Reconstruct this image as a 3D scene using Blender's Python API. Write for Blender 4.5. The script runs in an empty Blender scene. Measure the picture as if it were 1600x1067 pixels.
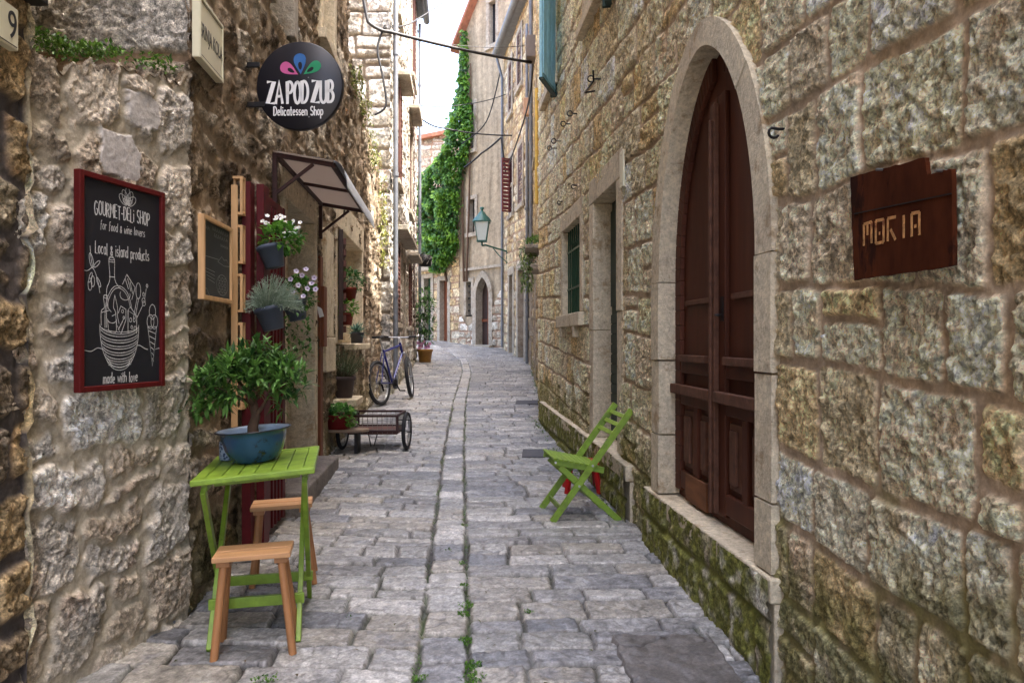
import bpy, math, random
import numpy as np
from mathutils import Vector, Matrix
rad = math.radians
scene = bpy.context.scene
COL = bpy.data.collections.new("place"); scene.collection.children.link(COL)
F_PX, CX, CY, CAMZ = 1150.0, 800.0, 533.5, 1.4
rnd = random.Random(7)

def lin(c):
    c = c/255.0
    return c/12.92 if c <= 0.04045 else ((c+0.055)/1.055)**2.4
def C(r, g, b): return (lin(r), lin(g), lin(b))

def at(px, py, Y):
    """where a thing seen at that spot of the photograph stands, Y metres up the street"""
    return Vector(((px-CX)/F_PX*Y, Y, CAMZ-(py-CY)/F_PX*Y))
def gz(Y):
    Y = np.asarray(Y, float)
    d = np.clip(Y-12, 0, 16)
    z = 0.033*Y + 0.00195*d*d
    return z
def gzf(Y): return float(gz(Y))

# ------------------------------------------------------------------ noise
_pr = np.random.RandomState(3)
_perm = _pr.permutation(4096)
_ga = _pr.rand(4096)*2*np.pi
_gx, _gy = np.cos(_ga), np.sin(_ga)
def perlin(x, y, seed=0):
    xi = np.floor(x).astype(np.int64); yi = np.floor(y).astype(np.int64)
    xf = x-xi; yf = y-yi
    u = xf*xf*xf*(xf*(xf*6-15)+10); v = yf*yf*yf*(yf*(yf*6-15)+10)
    def g(ix, iy, dx, dy):
        h = _perm[(_perm[(ix+seed*131) & 4095]+iy+seed*17) & 4095]
        return _gx[h]*dx+_gy[h]*dy
    a = g(xi, yi, xf, yf); b = g(xi+1, yi, xf-1, yf)
    c = g(xi, yi+1, xf, yf-1); d = g(xi+1, yi+1, xf-1, yf-1)
    return ((a+(b-a)*u)+((c+(d-c)*u)-(a+(b-a)*u))*v)*1.4
def fbm(x, y, octv=5, gain=0.5, lac=2.03, seed=0, ridged=False):
    s = np.zeros_like(x); a = 1.0; t = 0
    for o in range(octv):
        n = perlin(x, y, seed+o)
        if ridged: n = 1-2*np.abs(n)
        s += a*n; t += a; a *= gain; x = x*lac+3.1; y = y*lac+1.7
    return s/t
def facets(x, y, seed=0, tilt=1.0):
    """broken-stone facets: every cell is a small tilted plane; returns height and a random tone per cell"""
    xi = np.floor(x).astype(np.int64); yi = np.floor(y).astype(np.int64)
    best = np.full(x.shape, 9.0); hh = np.zeros_like(x); tn = np.zeros_like(x)
    for i in (-1, 0, 1):
        for j in (-1, 0, 1):
            cx, cy = xi+i, yi+j
            h1 = hashr(cx, cy, seed); h2 = hashr(cx, cy, seed+101)
            dx = x-(cx+h1); dy = y-(cy+h2); d = dx*dx+dy*dy
            m = d < best
            h3 = hashr(cx, cy, seed+202); h4 = hashr(cx, cy, seed+303); h5 = hashr(cx, cy, seed+404)
            best = np.where(m, d, best)
            hh = np.where(m, (h5-.5)+tilt*((h3-.5)*dx+(h4-.5)*dy)*2, hh); tn = np.where(m, hashr(cx, cy, seed+505), tn)
    return hh, tn
def sstep(a, b, x):
    t = np.clip((x-a)/(b-a), 0, 1); return t*t*(3-2*t)
def hashr(a, b, c=0):
    h = (a*73856093) ^ (b*19349663) ^ (c*83492791)
    h = (h ^ (h >> 13))*1274126177
    return ((h ^ (h >> 16)) & 0xffff)/65535.0

def masonry(U, V, seed, ch, sw, joint, warp=0.012, wf=2.5, rr=0.03, split=0.15, ulim=None, vlim=None, uneven=0.5, boundsv=None):
    """d: distance inside a stone (m, negative in the joint); rid: four random numbers per stone"""
    r = random.Random(seed)
    Uw = U+warp*perlin(U*wf, V*wf, seed+5)+warp*.4*perlin(U*wf*5, V*wf*5, seed+6)
    Vw = V+warp*perlin(U*wf, V*wf, seed+8)+warp*.4*perlin(U*wf*5, V*wf*5, seed+9)
    umin, umax = ulim if ulim else (U.min()-.3, U.max()+.3)
    vmin, vmax = vlim if vlim else (V.min()-.3, V.max()+.3)
    if boundsv is None:
        vb = [vmin]
        while vb[-1] < vmax: vb.append(vb[-1]+r.uniform(*ch))
    else: vb = boundsv
    vb = np.array(vb)
    K = np.clip(np.searchsorted(vb, Vw)-1, 0, len(vb)-2)
    J = np.zeros_like(K); u0 = np.zeros_like(U); u1 = np.ones_like(U)
    for k in range(len(vb)-1):
        m = K == k
        hgt = vb[k+1]-vb[k]
        ub = [umin-r.uniform(0, sw[0]) if ulim is None else umin]
        while ub[-1] < umax: ub.append(ub[-1]+r.uniform(*sw))
        if ulim is not None:
            ub[-1] = umax
            if len(ub) > 2 and ub[-1]-ub[-2] < sw[0]*.7: ub.pop(-2)
        if not m.any(): continue
        ub = np.array(ub)
        j = np.clip(np.searchsorted(ub, Uw[m])-1, 0, len(ub)-2)
        J[m] = j; u0[m] = ub[j]; u1[m] = ub[j+1]
    v0 = vb[K].copy(); v1 = vb[K+1].copy()
    r4 = hashr(K, J, seed*7+1)
    sp = r4 < split
    mid = v0+(v1-v0)*(.35+.3*hashr(K, J, seed*7+2))
    up = Vw > mid
    v0 = np.where(sp & up, mid, v0); v1 = np.where(sp & ~up, mid, v1)
    sub = np.where(sp & up, 1, 0)
    rid = [hashr(K*2+sub, J, seed*11+q) for q in range(8)]
    jj = joint*.5
    a0 = u0+jj*(1+uneven*2*(rid[4]-.5)); a1 = u1-jj*(1+uneven*2*(rid[5]-.5))
    b0 = v0+jj*(1+uneven*3*(rid[6]-.4)); b1 = v1-jj*(1+uneven*3*(rid[7]-.4))
    hx = np.maximum((a1-a0)/2, .005); hy = np.maximum((b1-b0)/2, .005)
    rq = np.minimum(rr, np.minimum(hx, hy))
    qx = np.abs(Uw-(a0+a1)/2)-hx+rq; qy = np.abs(Vw-(b0+b1)/2)-hy+rq
    d = rq-(np.hypot(np.maximum(qx, 0), np.maximum(qy, 0))+np.minimum(np.maximum(qx, qy), 0))
    tx = (Uw-(a0+a1)/2)/hx; ty = (Vw-(b0+b1)/2)/hy
    return d, rid, tx, ty

# ------------------------------------------------------------------ objects
WM = {}
def wmat(o): return WM.get(o.name, Matrix.Identity(4)) if o else Matrix.Identity(4)
def tag(o, label, cat, group=None, kind=None):
    if label: o['label'] = label
    if cat: o['category'] = cat
    if group: o['group'] = group
    if kind: o['kind'] = kind
    return o
def thing(name, loc, label, cat, group=None, rotz=0, mat=None):
    o = bpy.data.objects.new(name, None); COL.objects.link(o)
    o.empty_display_size = .1
    M = mat if mat is not None else Matrix.Translation(loc) @ Matrix.Rotation(rotz, 4, 'Z')
    o.matrix_local = M; WM[o.name] = M.copy()
    return tag(o, label, cat, group)
def mesh_np(name, verts, quads, cols=None, smooth=True):
    me = bpy.data.meshes.new(name)
    nv, nf = len(verts), len(quads)
    me.vertices.add(nv); me.vertices.foreach_set('co', np.ascontiguousarray(verts, np.float32).ravel())
    me.loops.add(nf*4); me.loops.foreach_set('vertex_index', np.ascontiguousarray(quads, np.int32).ravel())
    me.polygons.add(nf)
    me.polygons.foreach_set('loop_start', np.arange(0, nf*4, 4, dtype=np.int32))
    me.polygons.foreach_set('loop_total', np.full(nf, 4, np.int32))
    me.polygons.foreach_set('use_smooth', np.full(nf, smooth, bool))
    if cols is not None:
        at_ = me.attributes.new('Col', 'FLOAT_COLOR', 'POINT')
        c4 = np.ones((nv, 4), np.float32); c4[:, :cols.shape[1]] = cols
        at_.data.foreach_set('color', c4.ravel())
    me.update(calc_edges=True); me.validate()
    return me
def link(name, me, mat, parent=None, world=True):
    o = bpy.data.objects.new(name, me); COL.objects.link(o)
    if mat: me.materials.append(mat)
    if parent is not None:
        o.parent = parent
        W = wmat(parent)
        if world: me.transform(W.inverted())
        WM[o.name] = W.copy()
    return o

class MB:
    """collects faces of one mesh"""
    def __init__(s): s.v = []; s.f = []; s.c = []; s.cur = None; s.sm = []
    def add(s, vs, fs, smooth=False):
        n = len(s.v); s.v += [tuple(p) for p in vs]
        for f in fs: s.f.append([i+n for i in f]); s.sm.append(smooth)
        if s.cur is not None: s.c += [s.cur]*len(vs)
        return s
    def box(s, c, e, M=None):
        """c centre, e full size"""
        vs = [Vector((c[0]+e[0]*.5*i, c[1]+e[1]*.5*j, c[2]+e[2]*.5*k)) for i in (-1, 1) for j in (-1, 1) for k in (-1, 1)]
        if M is not None: vs = [M @ p for p in vs]
        return s.hexa(vs)
    def hexa(s, vs):
        return s.add(vs, [(0, 1, 3, 2), (4, 6, 7, 5), (0, 4, 5, 1), (2, 3, 7, 6), (0, 2, 6, 4), (1, 5, 7, 3)])
    def bar(s, a, b, w, t, up=(0, 0, 1)):
        """rectangular bar from a to b; t along up-ish, w across"""
        a = Vector(a); b = Vector(b); d = (b-a).normalized(); up = Vector(up)
        x = d.cross(up)
        if x.length < 1e-4: x = d.cross(Vector((1, 0, 0)))
        x.normalize(); y = x.cross(d).normalized()
        vs = []
        for p in (a, b):
            for i in (-1, 1):
                for j in (-1, 1): vs.append(p+x*(w/2*i)+y*(t/2*j))
        return s.hexa(vs)
    def tube(s, pts, r, n=8, cap=True, closed=False):
        pts = [Vector(p) for p in pts]; m = len(pts)
        rs = r if isinstance(r, (list, tuple)) else [r]*m
        vs = []; prev = None
        for i, p in enumerate(pts):
            if closed: d = pts[(i+1) % m]-pts[i-1]
            else: d = pts[min(i+1, m-1)]-pts[max(i-1, 0)]
            if d.length < 1e-9: d = Vector((0, 0, 1))
            d.normalize()
            if prev is None:
                x = d.cross(Vector((0, 0, 1)))
                if x.length < .05: x = d.cross(Vector((1, 0, 0)))
            else: x = prev-d*prev.dot(d)
            x.normalize(); prev = x; y = d.cross(x)
            for k in range(n):
                a = 2*math.pi*k/n
                vs.append(p+(x*math.cos(a)+y*math.sin(a))*rs[i])
        fs = []
        for i in range(m if closed else m-1):
            for k in range(n):
                k2 = (k+1) % n; i2 = (i+1) % m
                fs.append((i*n+k, i*n+k2, i2*n+k2, i2*n+k))
        s.add(vs, fs, True)
        if cap and not closed:
            s.add([vs[k] for k in range(n)], [tuple(range(n-1, -1, -1))])
            s.add([vs[(m-1)*n+k] for k in range(n)], [tuple(range(n))])
        return s
    def lathe(s, prof, c=(0, 0, 0), n=28, M=None, sx=1, sy=1):
        vs = []; fs = []
        for (r, z) in prof:
            for k in range(n):
                a = 2*math.pi*k/n
                p = Vector((c[0]+r*sx*math.cos(a), c[1]+r*sy*math.sin(a), c[2]+z))
                vs.append(M @ p if M is not None else p)
        for i in range(len(prof)-1):
            for k in range(n):
                k2 = (k+1) % n
                fs.append((i*n+k, i*n+k2, (i+1)*n+k2, (i+1)*n+k))
        return s.add(vs, fs, True)
    def disc(s, c, nrm, r, n=24):
        c = Vector(c); nrm = Vector(nrm).normalized(); x = nrm.orthogonal().normalized(); y = nrm.cross(x)
        return s.add([c+(x*math.cos(2*math.pi*k/n)+y*math.sin(2*math.pi*k/n))*r for k in range(n)], [tuple(range(n))])
    def prism(s, pts, off):
        """closed outline extruded by off"""
        off = Vector(off); n = len(pts); pts = [Vector(p) for p in pts]
        s.add(pts+[p+off for p in pts], [tuple(range(n-1, -1, -1)), tuple(range(n, 2*n))]+[(i, (i+1) % n, n+(i+1) % n, n+i) for i in range(n)])
        return s
    def build(s, name, mat, parent=None, world=True, bevel=0, recalc=True):
        import bmesh
        me = bpy.data.meshes.new(name)
        me.from_pydata([tuple(p) for p in s.v], [], s.f)
        me.polygons.foreach_set('use_smooth', s.sm)
        if s.c:
            a = me.attributes.new('Col', 'FLOAT_COLOR', 'POINT')
            a.data.foreach_set('color', np.array([(c[0], c[1], c[2], 1) for c in s.c], np.float32).ravel())
        if recalc:
            bm = bmesh.new(); bm.from_mesh(me)
            bmesh.ops.recalc_face_normals(bm, faces=bm.faces); bm.to_mesh(me); bm.free()
        me.update()
        o = link(name, me, mat, parent, world)
        if bevel:
            b = o.modifiers.new('edge', 'BEVEL'); b.width = bevel; b.segments = 2; b.limit_method = 'ANGLE'; b.angle_limit = rad(40)
        return o

def mesh_text(txt, size, M, depth=.002, sx=1.0, align='CENTER'):
    cu = bpy.data.curves.new('t', 'FONT'); cu.body = txt; cu.size = size; cu.extrude = depth
    cu.align_x = align; cu.align_y = 'CENTER'
    o = bpy.data.objects.new('t', cu); COL.objects.link(o)
    dg = bpy.context.evaluated_depsgraph_get()
    me = bpy.data.meshes.new_from_object(o.evaluated_get(dg))
    bpy.data.objects.remove(o); bpy.data.curves.remove(cu)
    me.transform(M @ Matrix.Diagonal((sx, 1, 1, 1)))
    return me

# ------------------------------------------------------------------ materials
def newmat(name):
    m = bpy.data.materials.new(name); m.use_nodes = True
    nt = m.node_tree; b = nt.nodes['Principled BSDF']
    return m, nt, b
def N(nt, t, **k):
    n = nt.nodes.new(t)
    for a, v in k.items():
        if a.startswith('i_'): n.inputs[a[2:].replace('_', ' ')].default_value = v
        else: setattr(n, a, v)
    return n
def vcol(name, rough=.88, fine=120, var=.5, bump=.5, dist=.004, spec=.25, coarse=18, chip=.45):
    """surface whose own colour varies from stone to stone (Col), with fine grain and bump"""
    m, nt, b = newmat(name); L = nt.links
    a = N(nt, 'ShaderNodeAttribute', attribute_name='Col')
    tc = N(nt, 'ShaderNodeTexCoord')
    n1 = N(nt, 'ShaderNodeTexNoise', i_Scale=fine, i_Detail=5, i_Roughness=.65)
    n2 = N(nt, 'ShaderNodeTexNoise', i_Scale=coarse, i_Detail=6, i_Roughness=.6)
    L.new(tc.outputs['Object'], n1.inputs['Vector']); L.new(tc.outputs['Object'], n2.inputs['Vector'])
    mr = N(nt, 'ShaderNodeMapRange'); mr.inputs[1].default_value = .36; mr.inputs[2].default_value = .64
    mr.inputs[3].default_value = 1-var*.8; mr.inputs[4].default_value = 1+var*.9
    L.new(n1.outputs['Fac'], mr.inputs[0])
    mr2 = N(nt, 'ShaderNodeMapRange'); mr2.inputs[1].default_value = .3; mr2.inputs[2].default_value = .7
    mr2.inputs[3].default_value = 1-var*.4; mr2.inputs[4].default_value = 1+var*.45
    L.new(n2.outputs['Fac'], mr2.inputs[0])
    n3 = N(nt, 'ShaderNodeTexNoise', i_Scale=fine*.38, i_Detail=9, i_Roughness=.72); L.new(tc.outputs['Object'], n3.inputs['Vector'])
    mr3 = N(nt, 'ShaderNodeMapRange'); mr3.inputs[1].default_value = .41; mr3.inputs[2].default_value = .6
    mr3.inputs[3].default_value = 1-chip*.9; mr3.inputs[4].default_value = 1+chip
    L.new(n3.outputs['Fac'], mr3.inputs[0])
    mu0 = N(nt, 'ShaderNodeMath', operation='MULTIPLY'); L.new(mr.outputs[0], mu0.inputs[0]); L.new(mr2.outputs[0], mu0.inputs[1])
    mu = N(nt, 'ShaderNodeMath', operation='MULTIPLY'); L.new(mu0.outputs[0], mu.inputs[0]); L.new(mr3.outputs[0], mu.inputs[1])
    # alpha of Col: 1 on stone, 0 on mortar, which is smoother and plainer
    w = N(nt, 'ShaderNodeMapRange'); w.inputs[3].default_value = .3; w.inputs[4].default_value = 1; L.new(a.outputs['Alpha'], w.inputs[0])
    sb = N(nt, 'ShaderNodeMath', operation='SUBTRACT'); L.new(mu.outputs[0], sb.inputs[0]); sb.inputs[1].default_value = 1
    ma = N(nt, 'ShaderNodeMath', operation='MULTIPLY_ADD'); L.new(sb.outputs[0], ma.inputs[0]); L.new(w.outputs[0], ma.inputs[1]); ma.inputs[2].default_value = 1
    mx = N(nt, 'ShaderNodeVectorMath', operation='SCALE')
    L.new(a.outputs['Color'], mx.inputs[0]); L.new(ma.outputs[0], mx.inputs['Scale'])
    L.new(mx.outputs[0], b.inputs['Base Color'])
    b.inputs['Roughness'].default_value = rough; b.inputs['Specular IOR Level'].default_value = spec
    ad = N(nt, 'ShaderNodeMath', operation='ADD'); L.new(n1.outputs['Fac'], ad.inputs[0]); L.new(n2.outputs['Fac'], ad.inputs[1])
    ad2 = N(nt, 'ShaderNodeMath', operation='MULTIPLY_ADD'); L.new(n3.outputs['Fac'], ad2.inputs[0]); ad2.inputs[1].default_value = 2.2; L.new(ad.outputs[0], ad2.inputs[2])
    bp = N(nt, 'ShaderNodeBump'); bp.inputs['Strength'].default_value = bump; bp.inputs['Distance'].default_value = dist
    bs = N(nt, 'ShaderNodeMath', operation='MULTIPLY'); L.new(w.outputs[0], bs.inputs[0]); bs.inputs[1].default_value = bump; L.new(bs.outputs[0], bp.inputs['Strength'])
    L.new(ad2.outputs[0], bp.inputs['Height']); L.new(bp.outputs[0], b.inputs['Normal'])
    return m
def dressed(name, c1, c2, c3, s=1.0):
    """cut stone: cloudy tone, fine pits, rusty and grey stains"""
    m, nt, b = newmat(name); L = nt.links
    tc = N(nt, 'ShaderNodeTexCoord')
    def nz(sc, det, ro, lo, hi, a0, a1):
        n = N(nt, 'ShaderNodeTexNoise', i_Scale=sc*s, i_Detail=det, i_Roughness=ro); L.new(tc.outputs['Object'], n.inputs['Vector'])
        r = N(nt, 'ShaderNodeMapRange'); r.inputs[1].default_value = lo; r.inputs[2].default_value = hi; r.inputs[3].default_value = a0; r.inputs[4].default_value = a1
        L.new(n.outputs['Fac'], r.inputs[0]); return n, r.outputs[0]
    n1, f1 = nz(3.5, 7, .65, .42, .62, 0, .75); n2, f2 = nz(7, 9, .72, .56, .66, 0, .7); n3, f3 = nz(70, 4, .7, .36, .64, .84, 1.10); n4, f4 = nz(26, 6, .7, .38, .62, .80, 1.15)
    n5, f5 = nz(48, 3, .6, .67, .72, 1, .55)
    x1 = N(nt, 'ShaderNodeMix', data_type='RGBA'); x1.inputs[6].default_value = (*c1, 1); x1.inputs[7].default_value = (*c2, 1); L.new(f1, x1.inputs[0])
    x2 = N(nt, 'ShaderNodeMix', data_type='RGBA'); L.new(x1.outputs[2], x2.inputs[6]); x2.inputs[7].default_value = (*c3, 1); L.new(f2, x2.inputs[0])
    p1 = N(nt, 'ShaderNodeMath', operation='MULTIPLY'); L.new(f3, p1.inputs[0]); L.new(f4, p1.inputs[1])
    p2 = N(nt, 'ShaderNodeMath', operation='MULTIPLY'); L.new(p1.outputs[0], p2.inputs[0]); L.new(f5, p2.inputs[1])
    sc = N(nt, 'ShaderNodeVectorMath', operation='SCALE'); L.new(x2.outputs[2], sc.inputs[0]); L.new(p2.outputs[0], sc.inputs['Scale']); L.new(sc.outputs[0], b.inputs['Base Color'])
    b.inputs['Roughness'].default_value = .88; b.inputs['Specular IOR Level'].default_value = .15
    q1 = N(nt, 'ShaderNodeMath', operation='ADD'); L.new(n4.outputs['Fac'], q1.inputs[0]); L.new(n3.outputs['Fac'], q1.inputs[1])
    bp = N(nt, 'ShaderNodeBump'); bp.inputs['Strength'].default_value = .8; bp.inputs['Distance'].default_value = .007/s
    L.new(q1.outputs[0], bp.inputs['Height']); L.new(bp.outputs[0], b.inputs['Normal'])
    return m
def flat(name, col, rough=.6, metal=0, var=.15, scale=14, bump=.15, dist=.002, spec=.4, stretch=(1, 1, 1), col2=None, thr=.62, coat=0):
    """plain material with uneven tone; col2 = a second colour in worn patches"""
    m, nt, b = newmat(name); L = nt.links
    tc = N(nt, 'ShaderNodeTexCoord'); mp = N(nt, 'ShaderNodeMapping'); mp.inputs['Scale'].default_value = stretch
    L.new(tc.outputs['Object'], mp.inputs[0])
    n = N(nt, 'ShaderNodeTexNoise', i_Scale=scale, i_Detail=6, i_Roughness=.62); L.new(mp.outputs[0], n.inputs['Vector'])
    mr = N(nt, 'ShaderNodeMapRange'); mr.inputs[1].default_value = .3; mr.inputs[2].default_value = .7
    mr.inputs[3].default_value = 1-var; mr.inputs[4].default_value = 1+var
    L.new(n.outputs['Fac'], mr.inputs[0])
    base = N(nt, 'ShaderNodeRGB'); base.outputs[0].default_value = (*col, 1)
    src = base.outputs[0]
    if col2 is not None:
        n2 = N(nt, 'ShaderNodeTexNoise', i_Scale=scale*.6, i_Detail=8, i_Roughness=.7); L.new(mp.outputs[0], n2.inputs['Vector'])
        st = N(nt, 'ShaderNodeMapRange'); st.inputs[1].default_value = thr; st.inputs[2].default_value = thr+.05
        L.new(n2.outputs['Fac'], st.inputs[0])
        mi = N(nt, 'ShaderNodeMix', data_type='RGBA'); L.new(st.outputs[0], mi.inputs[0])
        mi.inputs[6].default_value = (*col, 1); mi.inputs[7].default_value = (*col2, 1); src = mi.outputs[2]
    sc = N(nt, 'ShaderNodeVectorMath', operation='SCALE'); L.new(src, sc.inputs[0]); L.new(mr.outputs[0], sc.inputs['Scale'])
    L.new(sc.outputs[0], b.inputs['Base Color'])
    b.inputs['Roughness'].default_value = rough; b.inputs['Metallic'].default_value = metal; b.inputs['Specular IOR Level'].default_value = spec
    if coat: b.inputs['Coat Weight'].default_value = coat
    if bump:
        bp = N(nt, 'ShaderNodeBump'); bp.inputs['Strength'].default_value = bump; bp.inputs['Distance'].default_value = dist
        L.new(n.outputs['Fac'], bp.inputs['Height']); L.new(bp.outputs[0], b.inputs['Normal'])
    return m
def leafmat(name):
    m, nt, b = newmat(name); L = nt.links
    a = N(nt, 'ShaderNodeAttribute', attribute_name='Col')
    L.new(a.outputs['Color'], b.inputs['Base Color']); b.inputs['Roughness'].default_value = .45; b.inputs['Specular IOR Level'].default_value = .4
    tr = N(nt, 'ShaderNodeBsdfTranslucent'); L.new(a.outputs['Color'], tr.inputs['Color'])
    mi = N(nt, 'ShaderNodeMixShader'); mi.inputs[0].default_value = .3
    L.new(b.outputs[0], mi.inputs[1]); L.new(tr.outputs[0], mi.inputs[2])
    L.new(mi.outputs[0], nt.nodes['Material Output'].inputs['Surface'])
    return m
MAT = {}
def setup_mats():
    M = MAT
    M['stone'] = vcol('rough_stone', rough=.92, fine=120, var=.4, bump=1.0, dist=.010, spec=.12, chip=.48)
    M['stone_far'] = vcol('far_stone', rough=.9, fine=35, var=.35, bump=.6, dist=.02, coarse=6, chip=.4, spec=.12)
    M['paving'] = vcol('worn_paving', rough=.36, fine=90, var=.3, bump=.35, dist=.003, spec=.5, coarse=9, chip=.25)
    M['dressed'] = dressed('dressed_stone', C(210, 196, 168), C(188, 174, 150), C(150, 120, 82))
    M['worn_step'] = dressed('worn_step', C(136, 128, 120), C(112, 106, 100), C(96, 88, 76))
    M['dressed_far'] = dressed('pale_dressed_stone', C(172, 162, 146), C(146, 138, 124), C(132, 112, 86), .4)
    M['moss_stone'] = vcol('mossy_stone', rough=.9, fine=80, var=.5, bump=.6, dist=.005)
    M['maroon'] = flat('maroon_paint', C(78, 42, 28), .6, spec=.2, var=.3, scale=9, bump=.25, stretch=(1, 1, .12), col2=C(84, 46, 34), thr=.66)
    M['moulding'] = flat('worn_moulding', C(92, 62, 48), .7, spec=.2, var=.35, scale=18)
    M['gate_red'] = flat('dark_red_paint', C(76, 14, 18), .55, spec=.2, var=.25)
    M['kick'] = flat('worn_brown_wood', C(112, 70, 40), .8, var=.35, scale=20, stretch=(1, .2, 1))
    M['lime'] = flat('lime_paint', C(120, 148, 46), .42, var=.24, scale=16, bump=.2, stretch=(1, 1, 1), col2=C(104, 128, 44), thr=.58)
    M['oak'] = flat('oiled_wood', C(190, 144, 100), .5, var=.2, scale=26, bump=.15, stretch=(.1, 1, 1))
    M['oakleg'] = flat('oiled_wood_leg', C(166, 116, 74), .5, var=.2, scale=26, bump=.15, stretch=(1, 1, .1))
    M['pine'] = flat('pale_pine', C(190, 150, 104), .6, var=.2, scale=20, stretch=(1, 1, .15))
    M['plank'] = flat('weathered_plank', C(122, 104, 88), .8, var=.3, scale=14, stretch=(.15, 1, 1))
    M['blackboard'] = flat('blackboard', C(26, 26, 32), .55, var=.25, scale=6, bump=.05)
    M['slate'] = flat('grey_blackboard', C(44, 48, 48), .6, var=.35, scale=5, bump=.05)
    M['redframe'] = flat('red_frame', C(80, 18, 18), .55, spec=.2, var=.12)
    M['chalk'] = flat('chalk', C(186, 186, 184), .9, var=.45, scale=190)
    M['chalkdim'] = flat('faint_chalk', C(150, 152, 150), .9, var=.3, scale=160)
    M['signblack'] = flat('sign_black', C(28, 27, 33), .4, var=.1)
    M['white'] = flat('white_paint', C(225, 224, 222), .5, var=.05)
    M['pink'] = flat('pink_paint', C(190, 88, 140), .5, var=.08)
    M['blue'] = flat('blue_paint', C(50, 100, 160), .5, var=.08)
    M['green'] = flat('green_paint', C(40, 140, 95), .5, var=.08)
    M['iron'] = flat('black_iron', C(26, 24, 24), .55, metal=.3, var=.3, scale=40)
    M['rustiron'] = flat('brown_iron', C(52, 24, 22), .6, var=.25, scale=30)
    M['zinc'] = flat('zinc_pipe', C(112, 116, 122), .55, metal=.4, var=.2, scale=8)
    M['steel'] = flat('bright_steel', C(170, 172, 175), .3, metal=.9, var=.1)
    M['cream'] = flat('cream_enamel', C(206, 200, 172), .4, var=.08, scale=5)
    M['ink'] = flat('dark_lettering', C(38, 38, 40), .5, var=.1)
    M['rust'] = flat('rusty_plate', C(72, 36, 20), .95, spec=.05, var=.45, scale=13, bump=.4, dist=.003, stretch=(1, 1, .35), col2=C(44, 24, 16), thr=.55)
    M['rustletter'] = flat('orange_rust', C(190, 138, 84), .8, var=.5, scale=60, col2=C(120, 66, 34), thr=.56)
    M['panel'] = milky()
    M['valance'] = flat('pale_blue_panel', C(214, 222, 234), .3, var=.05, scale=4)
    M['potgrey'] = flat('slate_blue_pot', C(70, 78, 92), .5, var=.12)
    M['terracotta'] = flat('terracotta', C(128, 50, 34), .7, var=.2)
    M['redpot'] = flat('red_planter', C(112, 22, 26), .4, var=.1)
    M['blackpot'] = flat('charcoal_pot', C(54, 54, 60), .55, var=.12)
    M['brownpot'] = flat('brown_pot', C(66, 54, 54), .6, var=.15)
    M['yellowpot'] = flat('ochre_pot', C(140, 98, 38), .5, var=.15)
    M['bowl'] = flat('blue_enamel', C(28, 66, 104), .25, var=.2, scale=7, col2=C(14, 20, 30), thr=.60, coat=.4)
    M['bowlrim'] = flat('dark_rim', C(34, 40, 52), .35, var=.2)
    M['bowlin'] = flat('pale_enamel', C(180, 196, 214), .3, var=.1)
    M['cement'] = flat('smooth_cement', C(150, 144, 138), .85, var=.16, scale=12, bump=.3, dist=.004)
    M['soil'] = flat('gravelly_soil', C(126, 118, 108), .95, var=.5, scale=70, bump=1, dist=.01)
    M['bark'] = flat('bark', C(86, 66, 50), .9, var=.35, scale=30, bump=.6, dist=.004, stretch=(1, 1, .3))
    M['leaf'] = leafmat('leaves')
    M['rubber'] = flat('tyre_rubber', C(28, 28, 30), .8, var=.2)
    M['bikeblue'] = flat('blue_bike_paint', C(22, 32, 100), .35, var=.06, coat=.3)
    M['wire'] = flat('galvanised_wire', C(112, 110, 106), .5, metal=.5, var=.2)
    M['cartwood'] = flat('dark_cart_wood', C(76, 44, 34), .8, var=.3, stretch=(.2, 1, 1))
    M['redstool'] = flat('red_stool_paint', C(160, 24, 24), .4, var=.1)
    M['greendoor'] = flat('dark_green_paint', C(26, 48, 38), .5, var=.2)
    M['darkgreen'] = flat('green_sheet', C(34, 70, 48), .5, var=.25, scale=5)
    M['shutterblue'] = flat('pale_blue_shutter', C(150, 200, 216), .5, var=.15, scale=12)
    M['shutteredge'] = flat('dark_teal_edge', C(24, 56, 54), .5, var=.15)
    M['shutterbrown'] = flat('brown_shutter', C(92, 58, 48), .6, var=.2, scale=10)
    M['shutterred'] = flat('dull_red_shutter', C(110, 52, 48), .6, var=.2, scale=10)
    M['darkwood'] = flat('dark_brown_wood', C(58, 44, 40), .6, var=.25, stretch=(1, 1, .15))
    M['rustwood'] = flat('reddish_wood', C(112, 62, 36), .65, var=.35, stretch=(1, 1, .15))
    M['tile'] = flat('clay_tile', C(146, 98, 76), .8, var=.35, scale=6)
    M['glass'] = flat('dark_window', C(30, 34, 40), .12, var=.1, bump=0, spec=.6)
    M['lampglass'] = flat('frosted_glass', C(190, 200, 198), .35, var=.05, bump=0)
    M['lampgreen'] = flat('green_lamp', C(34, 84, 74), .45, var=.12)
    M['plaster'] = flat('render_side', C(180, 168, 150), .9, var=.2, scale=2)
    M['cable'] = flat('black_cable', C(22, 22, 24), .6, var=.1, bump=0)
    M['cover'] = flat('iron_cover', C(66, 66, 70), .6, var=.25, scale=20)
    M['boxgrey'] = flat('brown_grey_box', C(110, 100, 92), .6, var=.12)
    M['boxtan'] = flat('tan_box', C(176, 140, 112), .6, var=.12)
    M['yellowpipe'] = flat('yellow_pipe', C(186, 150, 60), .5, var=.2)
    M['ground'] = flat('earth', C(120, 110, 95), .95, var=.3, scale=2)
    M['paper'] = flat('white_tag', C(215, 215, 215), .7, var=.05)
    M['cupblue'] = cupmat()
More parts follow.
